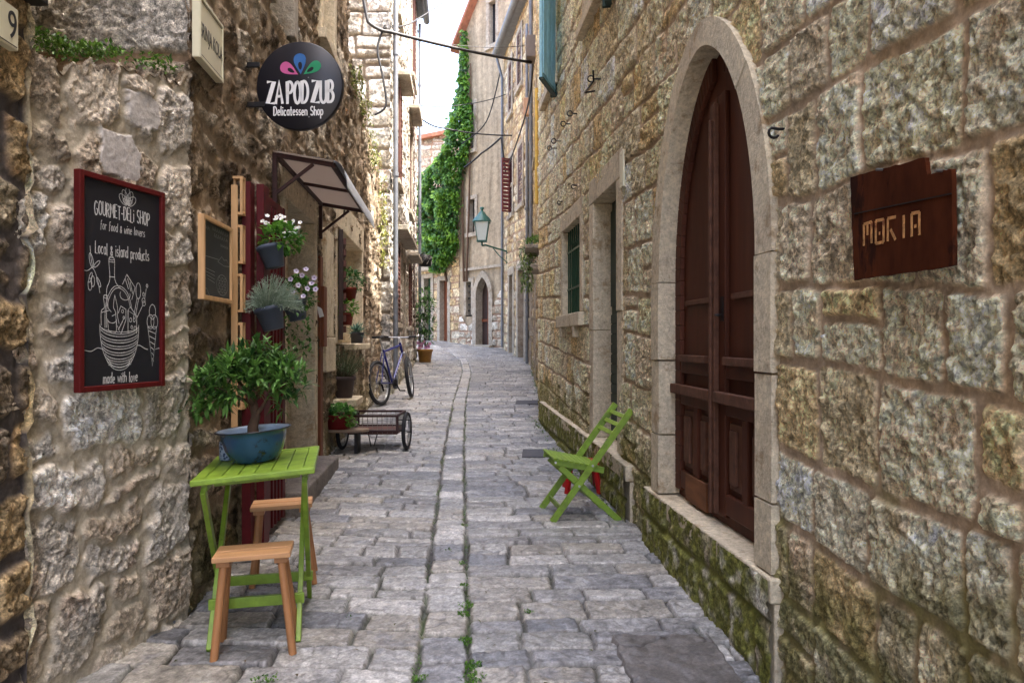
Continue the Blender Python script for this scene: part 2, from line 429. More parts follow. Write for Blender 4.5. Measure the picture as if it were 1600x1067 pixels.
def milky():
    m, nt, b = newmat('milky_panel'); L = nt.links
    b.inputs['Base Color'].default_value = (*C(176, 168, 162), 1); b.inputs['Roughness'].default_value = .5
    t = N(nt, 'ShaderNodeBsdfTranslucent'); t.inputs[0].default_value = (*C(180, 170, 162), 1)
    mi = N(nt, 'ShaderNodeMixShader'); mi.inputs[0].default_value = .6
    L.new(b.outputs[0], mi.inputs[1]); L.new(t.outputs[0], mi.inputs[2]); L.new(mi.outputs[0], nt.nodes['Material Output'].inputs['Surface'])
    return m
def cupmat():
    m, nt, b = newmat('patterned_ceramic'); L = nt.links
    tc = N(nt, 'ShaderNodeTexCoord'); v = N(nt, 'ShaderNodeTexVoronoi', i_Scale=70)
    L.new(tc.outputs['Object'], v.inputs['Vector'])
    r = N(nt, 'ShaderNodeValToRGB'); r.color_ramp.elements[0].color = (*C(50, 66, 96), 1); r.color_ramp.elements[1].color = (*C(150, 162, 180), 1)
    r.color_ramp.elements[0].position = .35; r.color_ramp.elements[1].position = .5
    L.new(v.outputs['Distance'], r.inputs[0]); L.new(r.outputs[0], b.inputs['Base Color']); b.inputs['Roughness'].default_value = .3
    return m
setup_mats()
# ------------------------------------------------------------------ walls
def steps(a, b, fn):
    out = [a]
    while out[-1] < b: out.append(out[-1]+fn(out[-1]))
    out[-1] = b
    return np.array(out)
PAL = {
 'warm': [C(232, 216, 178), C(218, 200, 160), C(238, 226, 194), C(214, 188, 140), C(226, 208, 174), C(230, 210, 176), C(214, 200, 166)],
 'brown': [C(150, 134, 108), C(132, 116, 94), C(170, 156, 132), C(160, 138, 104), C(120, 108, 92)],
 'grey': [C(190, 182, 170), C(174, 166, 154), C(206, 200, 190), C(164, 150, 132), C(184, 172, 156)],
 'dark': [C(126, 110, 90), C(106, 92, 74), C(146, 130, 110), C(158, 146, 128), C(84, 72, 58), C(170, 160, 144)],
 'white': [C(182, 176, 162), C(166, 158, 142), C(192, 186, 174), C(156, 146, 128)],
 'pale': [C(162, 159, 152), C(146, 142, 134), C(174, 171, 165), C(136, 130, 120)],
 'gold': [C(180, 160, 122), C(164, 144, 110), C(188, 174, 144), C(152, 136, 110), C(172, 162, 142)],
}
class Wall:
    def __init__(s, x0, y0, dx, dy, side):
        s.x0, s.y0, s.dx, s.dy = x0, y0, dx, dy
        s.sc = math.hypot(dx, dy)
        s.n = Vector((side*dy/s.sc, -side*dx/s.sc, 0))
        s.t = Vector((dx/s.sc, dy/s.sc, 0))
    def pt(s, q, z, n=0.0): return Vector((s.x0+s.dx*q, s.y0+s.dy*q, z))+s.n*n
    def frame(s, q, z, n=0.0):
        """matrix: x along the wall reading left to right as seen from the street, y up, z out"""
        z_ = s.n; y_ = Vector((0, 0, 1)); x_ = y_.cross(z_)
        M = Matrix((x_, y_, z_)).transposed().to_4x4(); M.translation = s.pt(q, z, n)
        return M
    def box(s, mb, q0, q1, z0, z1, n0, n1):
        vs = [s.pt(q, z, n) for q in (q0, q1) for z in (z0, z1) for n in (n0, n1)]
        return mb.hexa(vs)
    def surface(s, name, mat, parent, S, Z, pal, seed, ch, sw, joint=.03, dep=.03, rough=.03, warp=.014, wf=2.5, rr=.03,
                split=.15, mortar=C(150, 124, 104), tilt=0.0, holes=(), top=None, moss=0.0, mossz=.6, smear=.0, fscale=1.0,
                rust=.25, tone=.5, edge=.022, boundsv=None, dirt=0.0, bare=None, wts=(.75, .35, .2), uneven=.5, chipk=1.0, patches=()):
        S = np.asarray(S); Z = np.asarray(Z); ns, nz = len(S), len(Z)
        Sg, Zg = np.meshgrid(S, Z, indexing='ij')
        U = Sg*s.sc; V = Zg-tilt*Sg
        d, rid, tx, ty = masonry(U, V, seed, ch, sw, joint, warp, wf, rr, split, boundsv=boundsv, uneven=uneven)
        t = sstep(-.004, edge, d)
        if smear: t = t*(1-smear*sstep(-.1, .35, fbm(U*3.1, V*3.1, 3, seed=seed+40)))
        f = fscale
        if bare: t = t*bare(Sg, Zg)
        lo = fbm(U*4*f+rid[3]*17, V*4*f+rid[2]*13, 3, seed=seed+11)
        mi = fbm(U*11*f+rid[2]*31, V*11*f+rid[1]*23, 4, seed=seed+12, ridged=True)
        hi = fbm(U*38*f, V*38*f, 3, .6, seed=seed+13, ridged=True)
        wx = U+.03*perlin(U*9, V*9, seed+51); wy = V+.03*perlin(U*9, V*9, seed+52)
        f1, t1 = facets(wx*13*f+rid[0]*40, wy*13*f+rid[1]*40, seed+53); f2, t2 = facets(wx*36*f, wy*36*f, seed+54)
        f3, t3 = facets(U*80*f, V*80*f, seed+55)
        face = rough*chipk*(.62*f1+.42*f2+.16*f3)+rough*(wts[0]*lo+wts[1]*mi+wts[2]*hi) + rough*.9*(rid[1]-.5)
        mort = -dep+rough*.35*fbm(U*20*f, V*20*f, 3, seed=seed+14)+rough*.3*perlin(U*4, V*4, seed+15)
        H = mort*(1-t)+t*face
        cols = np.array(PAL[pal]); k = (rid[0]*len(cols)).astype(int) % len(cols)
        cs = cols[k]*(.78+.44*rid[3])[..., None]
        n1 = fbm(U*7*f+rid[0]*9, V*7*f, 4, seed=seed+21); n2 = fbm(U*26*f, V*26*f, 3, .6, seed=seed+22)
        n3 = fbm(U*62*f, V*62*f, 2, .7, seed=seed+26, ridged=True)
        cs = cs*np.clip(1.08+tone*(.7*n1+.5*n2+.4*(n3-.1)+.45*(t1-.5)+.75*(t2-.5)+.7*(t3-.5)), .32, 1.75)[..., None]
        rs = sstep(.18, .5, fbm(U*3.3+rid[1]*7, V*3.3, 4, seed=seed+23)+.25*(rid[2]-.6))*rust*1.6
        cs = cs*(1-rs[..., None])+np.array(C(168, 112, 58))*rs[..., None]*(1+.5*n2)[..., None]
        if dirt:
            dk = sstep(.05, .4, fbm(U*4.5, V*1.6, 4, seed=seed+24)+.3*(rid[1]-.5))*dirt
            cs = cs*(1-dk[..., None])+np.array(C(52, 42, 34))*dk[..., None]
        cm = np.array(mortar)*(1+.35*fbm(U*12*f, V*12*f, 4, seed=seed+25))[..., None]
        if bare: cm = cm*(1+.55*fbm(U*5, V*.35, 4, seed=seed+61)+.2*fbm(U*1.5, V*1.2, 3, seed=seed+62))[..., None]
        c = cm*(1-t)[..., None]+cs*t[..., None]
        if moss:
            yy = s.y0+s.dy*Sg
            hgt = Zg-gz(yy)
            mm = sstep(0, .5, 1-hgt/mossz+.9*fbm(U*3, V*2.2, 4, seed=seed+30))*moss*sstep(-.65, .0, fbm(U*9, V*9, 3, seed=seed+31))
            mc = np.array(C(112, 112, 54))*(1+.5*n2)[..., None]
            c = c*(1-mm[..., None])+mc*mm[..., None]
        c = np.clip(c, .012, .85)
        for poly in patches:                    # smooth cement repairs with broken edges
            ws = Sg+.012*perlin(U*14, V*14, 81)+.005*perlin(U*50, V*50, 83); wz = Zg+.012*perlin(U*14, V*14, 82)+.005*perlin(U*50, V*50, 84); ins = np.zeros(Sg.shape, bool)
            for i in range(len(poly)):
                (xa, za), (xb, zb) = poly[i], poly[(i+1) % len(poly)]
                if za != zb: ins ^= ((za > wz) != (zb > wz)) & (ws < (xb-xa)*(wz-za)/(zb-za)+xa)
            k = ins.astype(float)
            H = H*(1-k)+k*(.012+.004*fbm(U*8, V*8, 3, seed=85)+.0015*fbm(U*60, V*60, 2, seed=86)); t = t*(1-k)
            c = c*(1-k[..., None])+k[..., None]*np.array(C(176, 170, 164))*(1+.2*fbm(U*10, V*10, 4, seed=87)+.15*fbm(U*50, V*50, 2, seed=88))[..., None]
        X = s.x0+s.dx*Sg+s.n.x*H; Y = s.y0+s.dy*Sg+s.n.y*H
        verts = np.stack([X, Y, Zg], -1).reshape(-1, 3)
        c = np.concatenate([c, t[..., None]], -1)
        i = np.arange(ns-1)[:, None]*nz+np.arange(nz-1)[None, :]
        q = np.stack([i, i+nz, i+nz+1, i+1], -1).reshape(-1, 4)
        sc_ = (.5*(Sg[:-1, :-1]+Sg[1:, 1:])).ravel(); zc_ = (.5*(Zg[:-1, :-1]+Zg[1:, 1:])).ravel()
        keep = np.ones(len(q), bool)
        for h in holes:
            if callable(h): keep &= ~h(sc_, zc_)
            else: keep &= ~((sc_ > h[0]) & (sc_ < h[1]) & (zc_ > h[2]) & (zc_ < h[3]))
        if top is not None: keep &= zc_ < top(sc_)
        q = q[keep]
        if (s.n.x*s.dy-s.n.y*s.dx) < 0: q = q[:, ::-1]
        used = np.zeros(len(verts), bool); used[q.ravel()] = True
        ren = np.cumsum(used)-1
        me = mesh_np(name, verts[used], ren[q], c.reshape(-1, 4)[used])
        return link(name, me, mat, parent)
    def surround(s, name, mat, parent, q0, q1, z0, z1, w=.16, proud=.03, deep=.2, sill=0.0, lint=None, bevel=.008, wob=.006, gap=.004):
        """stone jambs and lintel round the opening q0..q1, z0..z1, running back into the wall as its reveal"""
        mb = MB(); ww = w/s.sc; lint = lint or w
        r = random.Random(int(q0*977+z1*131))
        for (a, b) in ((q0-ww, q0), (q1, q1+ww)):
            z = z0
            nb = max(1, round((z1-z0)/1.1)); hs = [(z1-z0)/nb*r.uniform(.8, 1.2) for _ in range(nb)]; k = (z1-z0)/sum(hs)
            for h in hs:
                h *= k; e = r.uniform(-wob, wob)
                s.box(mb, a-(r.uniform(0, wob) if a < q0 else 0), b+(r.uniform(0, wob) if a > q0 else 0), z+gap/2, z+h-gap/2, -deep, proud+e); z += h
        s.box(mb, q0-ww*1.05, q1+ww*1.05, z1, z1+lint, -deep, proud+.004)
        if sill: s.box(mb, q0-ww*1.3, q1+ww*1.3, z0-sill, z0-.002, -deep, proud+.05)
        return mb.build(name, mat, parent, bevel=bevel)

# the lines the house fronts follow
R = Wall(1.27, 0, -.087, 1, -1)
R2 = Wall(.53, 10.3, -.004, 1, -1)
R3 = Wall(.45, 20.4, -.167, 1, -1)      # q = metres past 20.4
LW = Wall(-1.544, 0, -.06, 1, 1)
A = Wall(-1.707, 2.6, .226, 1, 1)
B = Wall(-1.225, 0, -.086, 1, 1)
BN = Wall(-1.52, 3.47, -1, 0, -1)
L2 = Wall(-1.27, 0, -.07, 1, 1)
L2N = Wall(-2.2, 13.3, -1, 0, -1)
FW = Wall(-.2, 25.0, -.865, 1, -1)
def _fix(w):                             # every front faces the street
    c = Vector((-.7, 1.0, 0)) if w in (BN, L2N) else None
    mid = w.pt(1.0, 0)
    tgt = {id(R): (-.3, 5), id(R2): (-.8, 14), id(R3): (-1.5, 22), id(LW): (0, 0), id(A): (0, 1), id(B): (-.5, 7), id(BN): (-2, 0), id(L2): (-.8, 17), id(L2N): (-3, 10), id(FW): (-1, 20)}[id(w)]
    if (Vector((tgt[0], tgt[1], 0))-w.pt({id(R): 5, id(B): 7, id(L2): 17}.get(id(w), 1.0), 0)).dot(w.n) < 0: w.n = -w.n
for w_ in (R, R2, R3, LW, A, B, BN, L2, L2N, FW): _fix(w_)

# ------------------------------------------------------------------ ground
_sy = [0, 2.85, 5.3, 7.9, 12.6, 18, 21.3, 24, 30]; _sx = [-.10, -.27, -.44, -.62, -.89, -1.1, -1.38, -1.95, -4.2]
def strip_x(Y):
    # smooth line of the guide course in the paving
    Yk = np.linspace(-4, 31, 351); xk = np.interp(Yk, _sy, _sx, left=-.1)
    ker = np.hanning(25); ker /= ker.sum()
    xs = np.convolve(np.pad(xk, 12, mode='edge'), ker, 'valid')
    return np.interp(Y, Yk, xs)
def build_ground():
    m = MB(); m.add([(-120, -60, -.45), (120, -60, -.45), (120, 160, -.45), (-120, 160, -.45)], [(0, 1, 2, 3)])
    tag(m.build('ground', MAT['ground'], recalc=False), None, None, kind='structure')
    Y = np.concatenate([np.arange(-4, 2.2, .08), steps(2.2, 31, lambda y: max(.007, .0026*y))])
    T = np.linspace(-2.9, 2.3, 600)
    T = np.sign(T)*np.abs(T)
    Yg, Tg = np.meshgrid(Y, T, indexing='ij')
    U = Tg; V = Yg
    hw = .105
    skewL = V+.10*np.minimum(U, 0)+.03*U*U
    skewR = V-.05*np.maximum(U, 0)
    dl, rl, txl, tyl = masonry(U, skewL, 21, (.13, .205), (.2, .5), .011, .016, 3, .014, .05, ulim=(-3.0, -hw))
    dr, rr_, txr, tyr = masonry(U, skewR, 22, (.14, .215), (.22, .54), .011, .016, 3, .014, .05, ulim=(hw, 2.4))
    dc, rc, txc, tyc = masonry(U, V, 23, (.2, .34), (.2, .22), .014, .012, 3, .022, 0, ulim=(-hw, hw))
    wu = U+.006*perlin(U*9, V*9, 50)
    zl = wu < -hw; zr = wu > hw
    pick = lambda a, b, c: np.where(zl, a, np.where(zr, b, c))
    d = pick(dl, dr, dc); rid = [pick(rl[i], rr_[i], rc[i]) for i in range(8)]
    tx = pick(txl, txr, txc); ty = pick(tyl, tyr, tyc)
    # joints that have been filled with cement here and there
    fill = .8*sstep(.2, .45, fbm(U*1.1, V*.9, 3, seed=61))
    t = sstep(-.003, .006, d)
    lo = fbm(U*5+rid[1]*9, V*5+rid[2]*9, 3, seed=62); hi = fbm(U*24, V*24, 4, .55, seed=63)
    rg = fbm(U*13, V*13, 3, seed=64, ridged=True)
    jd = .028-.02*fill
    H = -jd*(1-t)+t*(.008*(rid[3]-.5)+.005*tx*(rid[4]-.5)*2+.006*ty*(rid[5]-.5)*2-.0015*(tx**8+ty**8)+.005*lo+.004*hi+.003*rg)
    pal = .60*np.array([C(164, 162, 158), C(144, 143, 144), C(184, 181, 176), C(156, 154, 152), C(130, 130, 132), C(172, 166, 156), C(196, 192, 186)])
    k = (rid[0]*len(pal)).astype(int) % len(pal)
    n1 = fbm(U*6+rid[2]*5, V*6, 4, seed=66); n2 = fbm(U*28, V*28, 4, .6, seed=67)
    n3 = fbm(U*70, V*70, 2, .7, seed=72, ridged=True)
    cs = pal[k]*np.clip(.86+.28*rid[6]+.4*n1+.45*n2+.25*(n3-.1), .3, 1.6)[..., None]
    f1, t1 = facets(U*16+rid[1]*30, V*16, 73); f2, t2 = facets(U*60, V*60, 74)
    H = H+t*(.003*f1+.0012*f2)
    cs = cs*(1+.30*(t1-.5)+.42*(t2-.5))[..., None]
    ck = sstep(.955, .985, 1-np.abs(perlin(U*5.5+rid[2]*20, V*5.5+rid[0]*20, 75)))*sstep(.0, .3, perlin(U*3+rid[3]*9, V*3, 76))
    pit = sstep(.42, .6, fbm(U*34, V*34, 3, .6, seed=77))
    H = H-t*(.004*ck+.003*pit)
    cs = cs*(1-.55*np.maximum(ck, pit*.8))[..., None]
    cs = cs*np.where(zl | zr, 1.0, 1.12)[..., None]
    blot = sstep(.2, .42, fbm(U*5.2+rid[4]*11, V*5.2+rid[1]*7, 4, seed=68))*.5
    cs = cs*(1-blot[..., None])+np.array(C(92, 92, 98))*blot[..., None]
    pale = sstep(.25, .5, fbm(U*3.1+rid[0]*11, V*3.1+rid[3]*7, 4, seed=69))*.5
    cs = cs*(1-pale[..., None])+np.array(C(172, 169, 164))*pale[..., None]
    cj = np.array(C(46, 42, 36))*(1-fill)[..., None]+np.array(C(108, 106, 104))*fill[..., None]
    cj = cj*(1+.5*n2)[..., None]
    # moss in the open joints, thickest beside the guide course and the right wall
    near = np.exp(-((np.abs(U)-hw)/.03)**2)*.9+.28+.5*np.exp(-((V*.0+U-1.35)/.2)**2)
    ms = np.clip(near, 0, 1)*sstep(-.05, .35, fbm(U*1.7, V*1.7, 3, seed=71)+.1)*(1-fill*.7)
    cj = cj*(1-ms[..., None])+np.array(C(58, 72, 22))*ms[..., None]
    c = np.clip(cj*(1-t)[..., None]+cs*t[..., None], .012, .8)
    X = strip_x(Yg)+Tg
    Zs = gz(Yg)+H
    verts = np.stack([X, Yg, Zs], -1).reshape(-1, 3)
    ny, nt = len(Y), len(T)
    i = np.arange(ny-1)[:, None]*nt+np.arange(nt-1)[None, :]
    q = np.stack([i, i+1, i+nt+1, i+nt], -1).reshape(-1, 4)
    # only where the street runs
    xc = (.5*(X[:-1, :-1]+X[1:, 1:])).ravel(); yc = (.5*(Yg[:-1, :-1]+Yg[1:, 1:])).ravel()
    xr = np.where(yc < 10.3, 1.27-.087*yc+.35, np.where(yc < 20.4, .75, 1.0)); xl = np.where(yc < 2.6, -2.0, np.where(yc < 13.3, -1.55-.086*yc-.0, -4.6))
    keep = (xc < xr) & (xc > xl); q = q[keep]
    used = np.zeros(len(verts), bool); used[q.ravel()] = True; ren = np.cumsum(used)-1
    me = mesh_np('street', verts[used], ren[q], c.reshape(-1, 3)[used])
    o = link('street', me, MAT['paving']); tag(o, None, None, kind='structure')
    return o
build_ground()

# ------------------------------------------------------------------ house masses behind the fronts
def mass(parent, pts, z0, z1, roof_rise=0.8, name='side_wall', over=.0):
    """closed body of the house behind its front; pts = plan outline"""
    mb = MB(); mb.prism([(x, y, z0) for x, y in pts], (0, 0, z1-z0)); mb.build(name, MAT['plaster'], parent)
    cx = sum(p[0] for p in pts)/len(pts); cy = sum(p[1] for p in pts)/len(pts)
    rb = MB(); vs = [(cx+(x-cx)*(1+over), cy+(y-cy)*(1+over), z1+.01) for x, y in pts]
    n = len(vs)
    vs += [(x, y, z1+.09) for x, y, _ in vs] + [(cx, cy, z1+roof_rise)]
    rb.add(vs, [tuple(range(n-1, -1, -1))]+[(i, (i+1) % n, n+(i+1) % n, n+i) for i in range(n)]+[(n+i, n+(i+1) % n, 2*n) for i in range(n)])
    rb.build('roof', MAT['tile'], parent)

def round_w(t): return (1-np.clip(t, 0, 1)**1.95)**.545
def arch_pts(c, half, z0, zs, rise, n=14, sc=1.0, rnd_=False):
    """pointed arch outline from left foot over the tip to the right foot"""
    if rnd_:
        ts = [math.sin(math.pi/2*i/n) for i in range(1, n+1)]; ts[-1] = 1.0
        out = [(c-half/sc, z0), (c-half/sc, zs)]+[(c-half*float(round_w(t))/sc, zs+rise*t) for t in ts]
        return out+[(c+half*float(round_w(t))/sc, zs+rise*t) for t in reversed(ts)]+[(c+half/sc, zs), (c+half/sc, z0)]
    r = (half*half+rise*rise)/(2*half)
    out = [(c-half/sc, z0), (c-half/sc, zs)]
    a1 = math.asin(min(1, rise/r))
    for i in range(1, n+1):
        a = a1*i/n; out.append((c-(half-r+r*math.cos(a))/sc, zs+r*math.sin(a)))
    for i in range(n-1, -1, -1):
        a = a1*i/n; out.append((c+(half-r+r*math.cos(a))/sc, zs+r*math.sin(a)))
    out.append((c+half/sc, z0))
    return out
def arch_hole(c, half, z0, zs, rise, rnd_=False):
    r = (half*half+rise*rise)/(2*half)
    def f(s, z):
        dx = np.abs(s-c)
        if rnd_:
            w = np.where(z < zs, half, half*round_w((z-zs)/rise)); return (z > z0) & (dx < w) & (z < zs+rise)
        w = np.where(z < zs, half, np.sqrt(np.maximum(r*r-(z-zs)**2, 0))-(r-half))
        return (z > z0) & (dx < w) & (z < zs+rise)
    return f

# ================================================================== right side, first house
def louvres(W, name, mat, parent, q0, q1, z0, z1, n=.03, t=.03, slats=14, frame=.05):
    """a shutter leaf: frame with slanting slats"""
    mb = MB(); fw = frame/W.sc
    W.box(mb, q0, q0+fw, z0, z1, n, n+t); W.box(mb, q1-fw, q1, z0, z1, n, n+t)
    W.box(mb, q0+fw, q1-fw, z0, z0+frame, n+.002, n+t-.002); W.box(mb, q0+fw, q1-fw, z1-frame, z1, n+.002, n+t-.002)
    W.box(mb, q0+fw, q1-fw, (z0+z1)/2-frame/2, (z0+z1)/2+frame/2, n+.002, n+t-.002)
    h = (z1-z0-2*frame)/slats
    for i in range(slats):
        z = z0+frame+h*i
        vs = [W.pt(q, zz+e, nn) for q in (q0+fw*.9, q1-fw*.9) for (zz, nn) in ((z+h*.9, n+.003), (z+h*.15, n+t-.003)) for e in (0, .007)]
        mb.hexa([vs[0], vs[1], vs[2], vs[3], vs[4], vs[5], vs[6], vs[7]])
    return mb.build(name, mat, parent)

def right_house():
    W = R
    H = thing('stone_house', W.pt(6, 0), 'tall tan rough-stone house on the right with the arched maroon door', 'house')
    dc, dh, dz0, dzs, drise = 3.665, .68, .5, 1.75, 1.10        # arched doorway
    oh = .835; orise = 1.225
    holes = [arch_hole(dc, oh-.05, .44, dzs, orise-.06, True), (5.4, 6.48, .4, 2.72), (6.98, 8.14, 1.6, 2.7), (8.66, 9.5, 4.45, 7), (5.75, 6.75, 4.25, 7)]
    S = np.concatenate([np.arange(-4, 1.45, .06), steps(1.45, 10.32, lambda y: max(.0058, .0030*y))])
    Z = np.concatenate([steps(-.25, 3.15, lambda z: .0078), steps(3.17, 6.8, lambda z: .019), np.arange(6.9, 12.3, .25)])
    W.surface('wall', MAT['stone'], H, S, Z, 'warm', 31, (.25, .37), (.14, .44), joint=.026, dep=.006, rough=.0165, warp=.022, wf=2.0,
              rr=.018, split=.1, uneven=.35, mortar=C(176, 155, 130), tilt=.055, holes=holes, moss=.75, mossz=.75, smear=.06, tone=.52, rust=.2, edge=.006, wts=(.5, .35, .3))
    mass(H, [(1.27+.3+.36, -4), (1.27+.3-.9, 10.25), (7.5, 10.25), (7.5, -4)], -.4, 12.2)
    # ---- arched doorway
    ci, co = arch_pts(dc, dh, dz0, dzs, drise, 16, 1, True), arch_pts(dc, oh, dz0-.0, dzs, orise, 16, 1, True)
    nn = len(ci)
    # blocks: (first, last) index along the outline
    mb = MB()
    def sub(pl, a, b):                                     # outline between two parameters (index, fraction)
        def ev(x):
            i = min(int(x), len(pl)-2); f = x-i
            return (pl[i][0]+(pl[i+1][0]-pl[i][0])*f, pl[i][1]+(pl[i+1][1]-pl[i][1])*f)
        xs = [a]+[i for i in range(int(math.floor(a))+1, int(math.ceil(b)))]+[b]
        return [ev(x) for x in xs]
    cuts = [0, .22, .62, 1.0, 8.5, 17.5, 24.5, 34.0, 34.37, 34.72, 35.0]
    cuts = [c for c in cuts if c <= nn-1]
    for a, b in zip(cuts[:-1], cuts[1:]):
        g = .004
        pi = sub(ci, a+g, b-g); po = sub(co, a+g, b-g); e = rnd.uniform(-.004, .004)
        m_ = len(pi)
        vs = [W.pt(q, z, .03+e) for q, z in pi]+[W.pt(q, z, .03+e) for q, z in po]+[W.pt(q, z, -.22) for q, z in pi]+[W.pt(q, z, -.22) for q, z in po]
        fs = []
        for i in range(m_-1):
            fs += [(i, i+1, m_+i+1, m_+i), (i, 2*m_+i, 2*m_+i+1, i+1), (m_+i, m_+i+1, 3*m_+i+1, 3*m_+i)]
        fs += [(0, m_, 3*m_, 2*m_), (m_-1, 3*m_-1, 4*m_-1, 2*m_-1)]
        mb.add(vs, fs)
    mb.build('arch_surround', MAT['dressed'], H, bevel=.005)
    # sill block with mossy front
    sg = steps(2.8, 4.62, lambda q: .012)
    s_o = W.surface('door_step', MAT['moss_stone'], H, sg, steps(-.1, .492, lambda z: .012), 'grey', 36, (.3, .4), (.5, .8), joint=.012, dep=.012, rough=.012, warp=.01,
                    mortar=C(92, 84, 66), moss=1.0, mossz=.8, rust=.05, tone=.4)
    s_o.data.transform(Matrix.Translation(W.n*.05))
    mb = MB(); W.box(mb, 2.8, 4.62, .40, .495, -.30, .046); W.box(mb, 2.8, 4.62, -.1, .398, -.06, .028); mb.build('sill', MAT['dressed'], s_o, bevel=.008)
    # the door itself: two leaves
    dn = -.10
    D = MB(); pl = arch_pts(dc, dh+.01, dz0, dzs, drise+.01, 16, 1, True)
    D.prism([W.pt(q, z, dn-.05) for q, z in pl], W.n*.05)
    door = D.build('arched_door', MAT['maroon'], H)
    for sd in (-1, 1):
        L = MB()
        # raised border following the arch
        def off(dist):                       # outline drawn in by dist, one half only
            r0 = (dh*dh+drise*drise)/(2*dh); out = []
            for i in range(0, 15):
                z = dz0+.04+(dzs-dz0-.04)*i/14; out.append((dh-dist, z))
            for i in range(1, 25):
                t = math.sin(math.pi/2*i/24); x = (dh-dist)*float(round_w(t)); z = dzs+(drise-dist*1.3)*t
                if x < .055: break
                out.append((x, z))
            return out
        def strip(d0, d1, n0, n1):
            a_, b_ = off(d0), off(d1); k = min(len(a_), len(b_))
            for i in range(k-1):
                vs = [W.pt(dc+sd*x, z, n) for (x, z) in (a_[i], a_[i+1], b_[i], b_[i+1]) for n in (n0, n1)]
                L.hexa([vs[0], vs[1], vs[2], vs[3], vs[4], vs[5], vs[6], vs[7]])
        strip(.0, .095, dn, dn+.028)
        def bx(x0, x1, z0, z1, n0, n1): W.box(L, dc+sd*x0, dc+sd*x1, z0, z1, n0, n1)
        bx(.004, .10, dz0+.04, 2.62, dn, dn+.026)                       # meeting stile
        bx(.10, dh-.095, 1.04, 1.13, dn, dn+.026); bx(.10, dh-.095, .56, .66, dn, dn+.026)
        bx(.10, dh-.095, 1.22, 1.30, dn, dn+.024)
        bx(.30, .365, .66, 1.04, dn, dn+.025)
        leaf = L.build('door_leaf', MAT['maroon'], door, bevel=.006)
    # mouldings and panels carried by the door
    m = MB()
    for sd in (-1, 1):
        W.box(m, dc+sd*.03, dc+sd*(dh-.02), 1.10, 1.155, dn+.027, dn+.065)
        W.box(m, dc+sd*.12, dc+sd*(dh-.11), 1.285, 1.325, dn+.025, dn+.05)
        for (x0, x1) in ((.125, .275), (.39, .555)):
            W.box(m, dc+sd*x0, dc+sd*x1, .69, 1.01, dn, dn+.012); W.box(m, dc+sd*(x0+.035), dc+sd*(x1-.035), .72, .98, dn+.012, dn+.03)
        W.box(m, dc+sd*.14, dc+sd*(dh-.125), 1.60, 1.63, dn, dn+.014)
    W.box(m, dc-.028, dc+.028, dz0+.05, 2.58, dn+.027, dn+.055); W.box(m, dc-.012, dc+.012, dz0+.05, 2.5, dn+.055, dn+.07)
    m.build('moulding', MAT['moulding'], door, bevel=.005)
    m = MB(); W.box(m, dc+.14, dc+.47, dz0+.015, dz0+.16, dn, dn+.034); m.build('kick_board', MAT['kick'], door)
    m = MB(); W.box(m, dc-.085, dc-.05, 1.5, 1.62, dn+.026, dn+.031); m.disc(W.pt(dc-.067, 1.585, dn+.032), W.n, .008, 12)
    m.tube([W.pt(dc-.067, 1.53, dn+.03), W.pt(dc-.067, 1.53, dn+.06), W.pt(dc-.11, 1.525, dn+.062)], .006); m.build('door_handle', MAT['iron'], door)
    # ---- green doorway
    W.surround('door_surround', MAT['dressed'], H, 5.51, 6.38, .57, 2.6, w=.17, proud=.012, deep=.17, lint=.21)
    m = MB(); W.box(m, 5.5, 6.39, .55, 2.61, -.21, -.155)
    d2 = m.build('green_door', MAT['greendoor'], H)
    m = MB()
    for i in range(12): W.box(m, 5.53, 6.36, .62+i*.085, .62+i*.085+.075, -.155, -.14)
    for i in range(2): W.box(m, 5.53+i*.44, 5.53+i*.44+.39, 1.7, 2.52, -.155, -.137)
    m.build('door_board', MAT['greendoor'], d2, bevel=.004)
    # ---- barred window
    ws = W.surround('window_surround', MAT['dressed'], H, 7.02, 8.1, 1.68, 2.6, w=.13, proud=.012, deep=.2, lint=.17, sill=.13)
    m = MB(); W.box(m, 7.0, 8.12, 1.66, 2.62, -.2, -.17); wn = m.build('window', MAT['glass'], H)
    m = MB()
    for i in range(9):
        q = 7.08+i*.12; m.tube([W.pt(q, 1.69, -.05), W.pt(q, 2.59, -.05)], .009, 6)
    for z in (1.95, 2.35): W.box(m, 7.03, 8.09, z, z+.02, -.058, -.042)
    m.build('bar', MAT['darkgreen'], wn)
    m = MB()
    for i in range(18):
        q = 7.03+i*.06; vs = [W.pt(q+.06*f, z, -.105+(.018 if f else -.018)*(1 if i % 2 else -1)) for z in (1.69, 2.46) for f in (0, 1)]
        m.add(vs, [(0, 1, 3, 2)], True)
    W.box(m, 7.03, 8.09, 2.46, 2.49, -.13, -.08)
    m.build('ribbed_screen', MAT['darkgreen'], wn)
    # sill brackets
    for q in (7.15, 7.95):
        m = MB(); W.box(m, q-.06, q+.06, 1.44, 1.55, -.1, .06); m.build('bracket', MAT['dressed'], H, bevel=.01)
    # ---- mossy plinth under the green door and the window
    pp = W.surface('plinth', MAT['moss_stone'], H, steps(5.02, 9.75, lambda q: .018), steps(-.05, .60, lambda z: .018), 'grey', 37, (.3, .4), (.4, .8), joint=.012, dep=.012, rough=.014,
                   warp=.012, mortar=C(92, 84, 66), moss=1.0, mossz=.75, rust=.05, tone=.4, top=lambda q: .553+.012*(q-5.45))
    pp.data.transform(Matrix.Translation(W.n*.06))
    m = MB()
    vs = [W.pt(q, .55+.012*(q-5.45)+dzz, n) for q in (5.02, 9.75) for dzz in (-.1, .008) for n in (-.25, .06)]
    m.hexa(vs); W.box(m, 5.02, 9.75, -.1, .44, -.06, .03); m.build('plinth_top', MAT['dressed'], pp, bevel=.006)
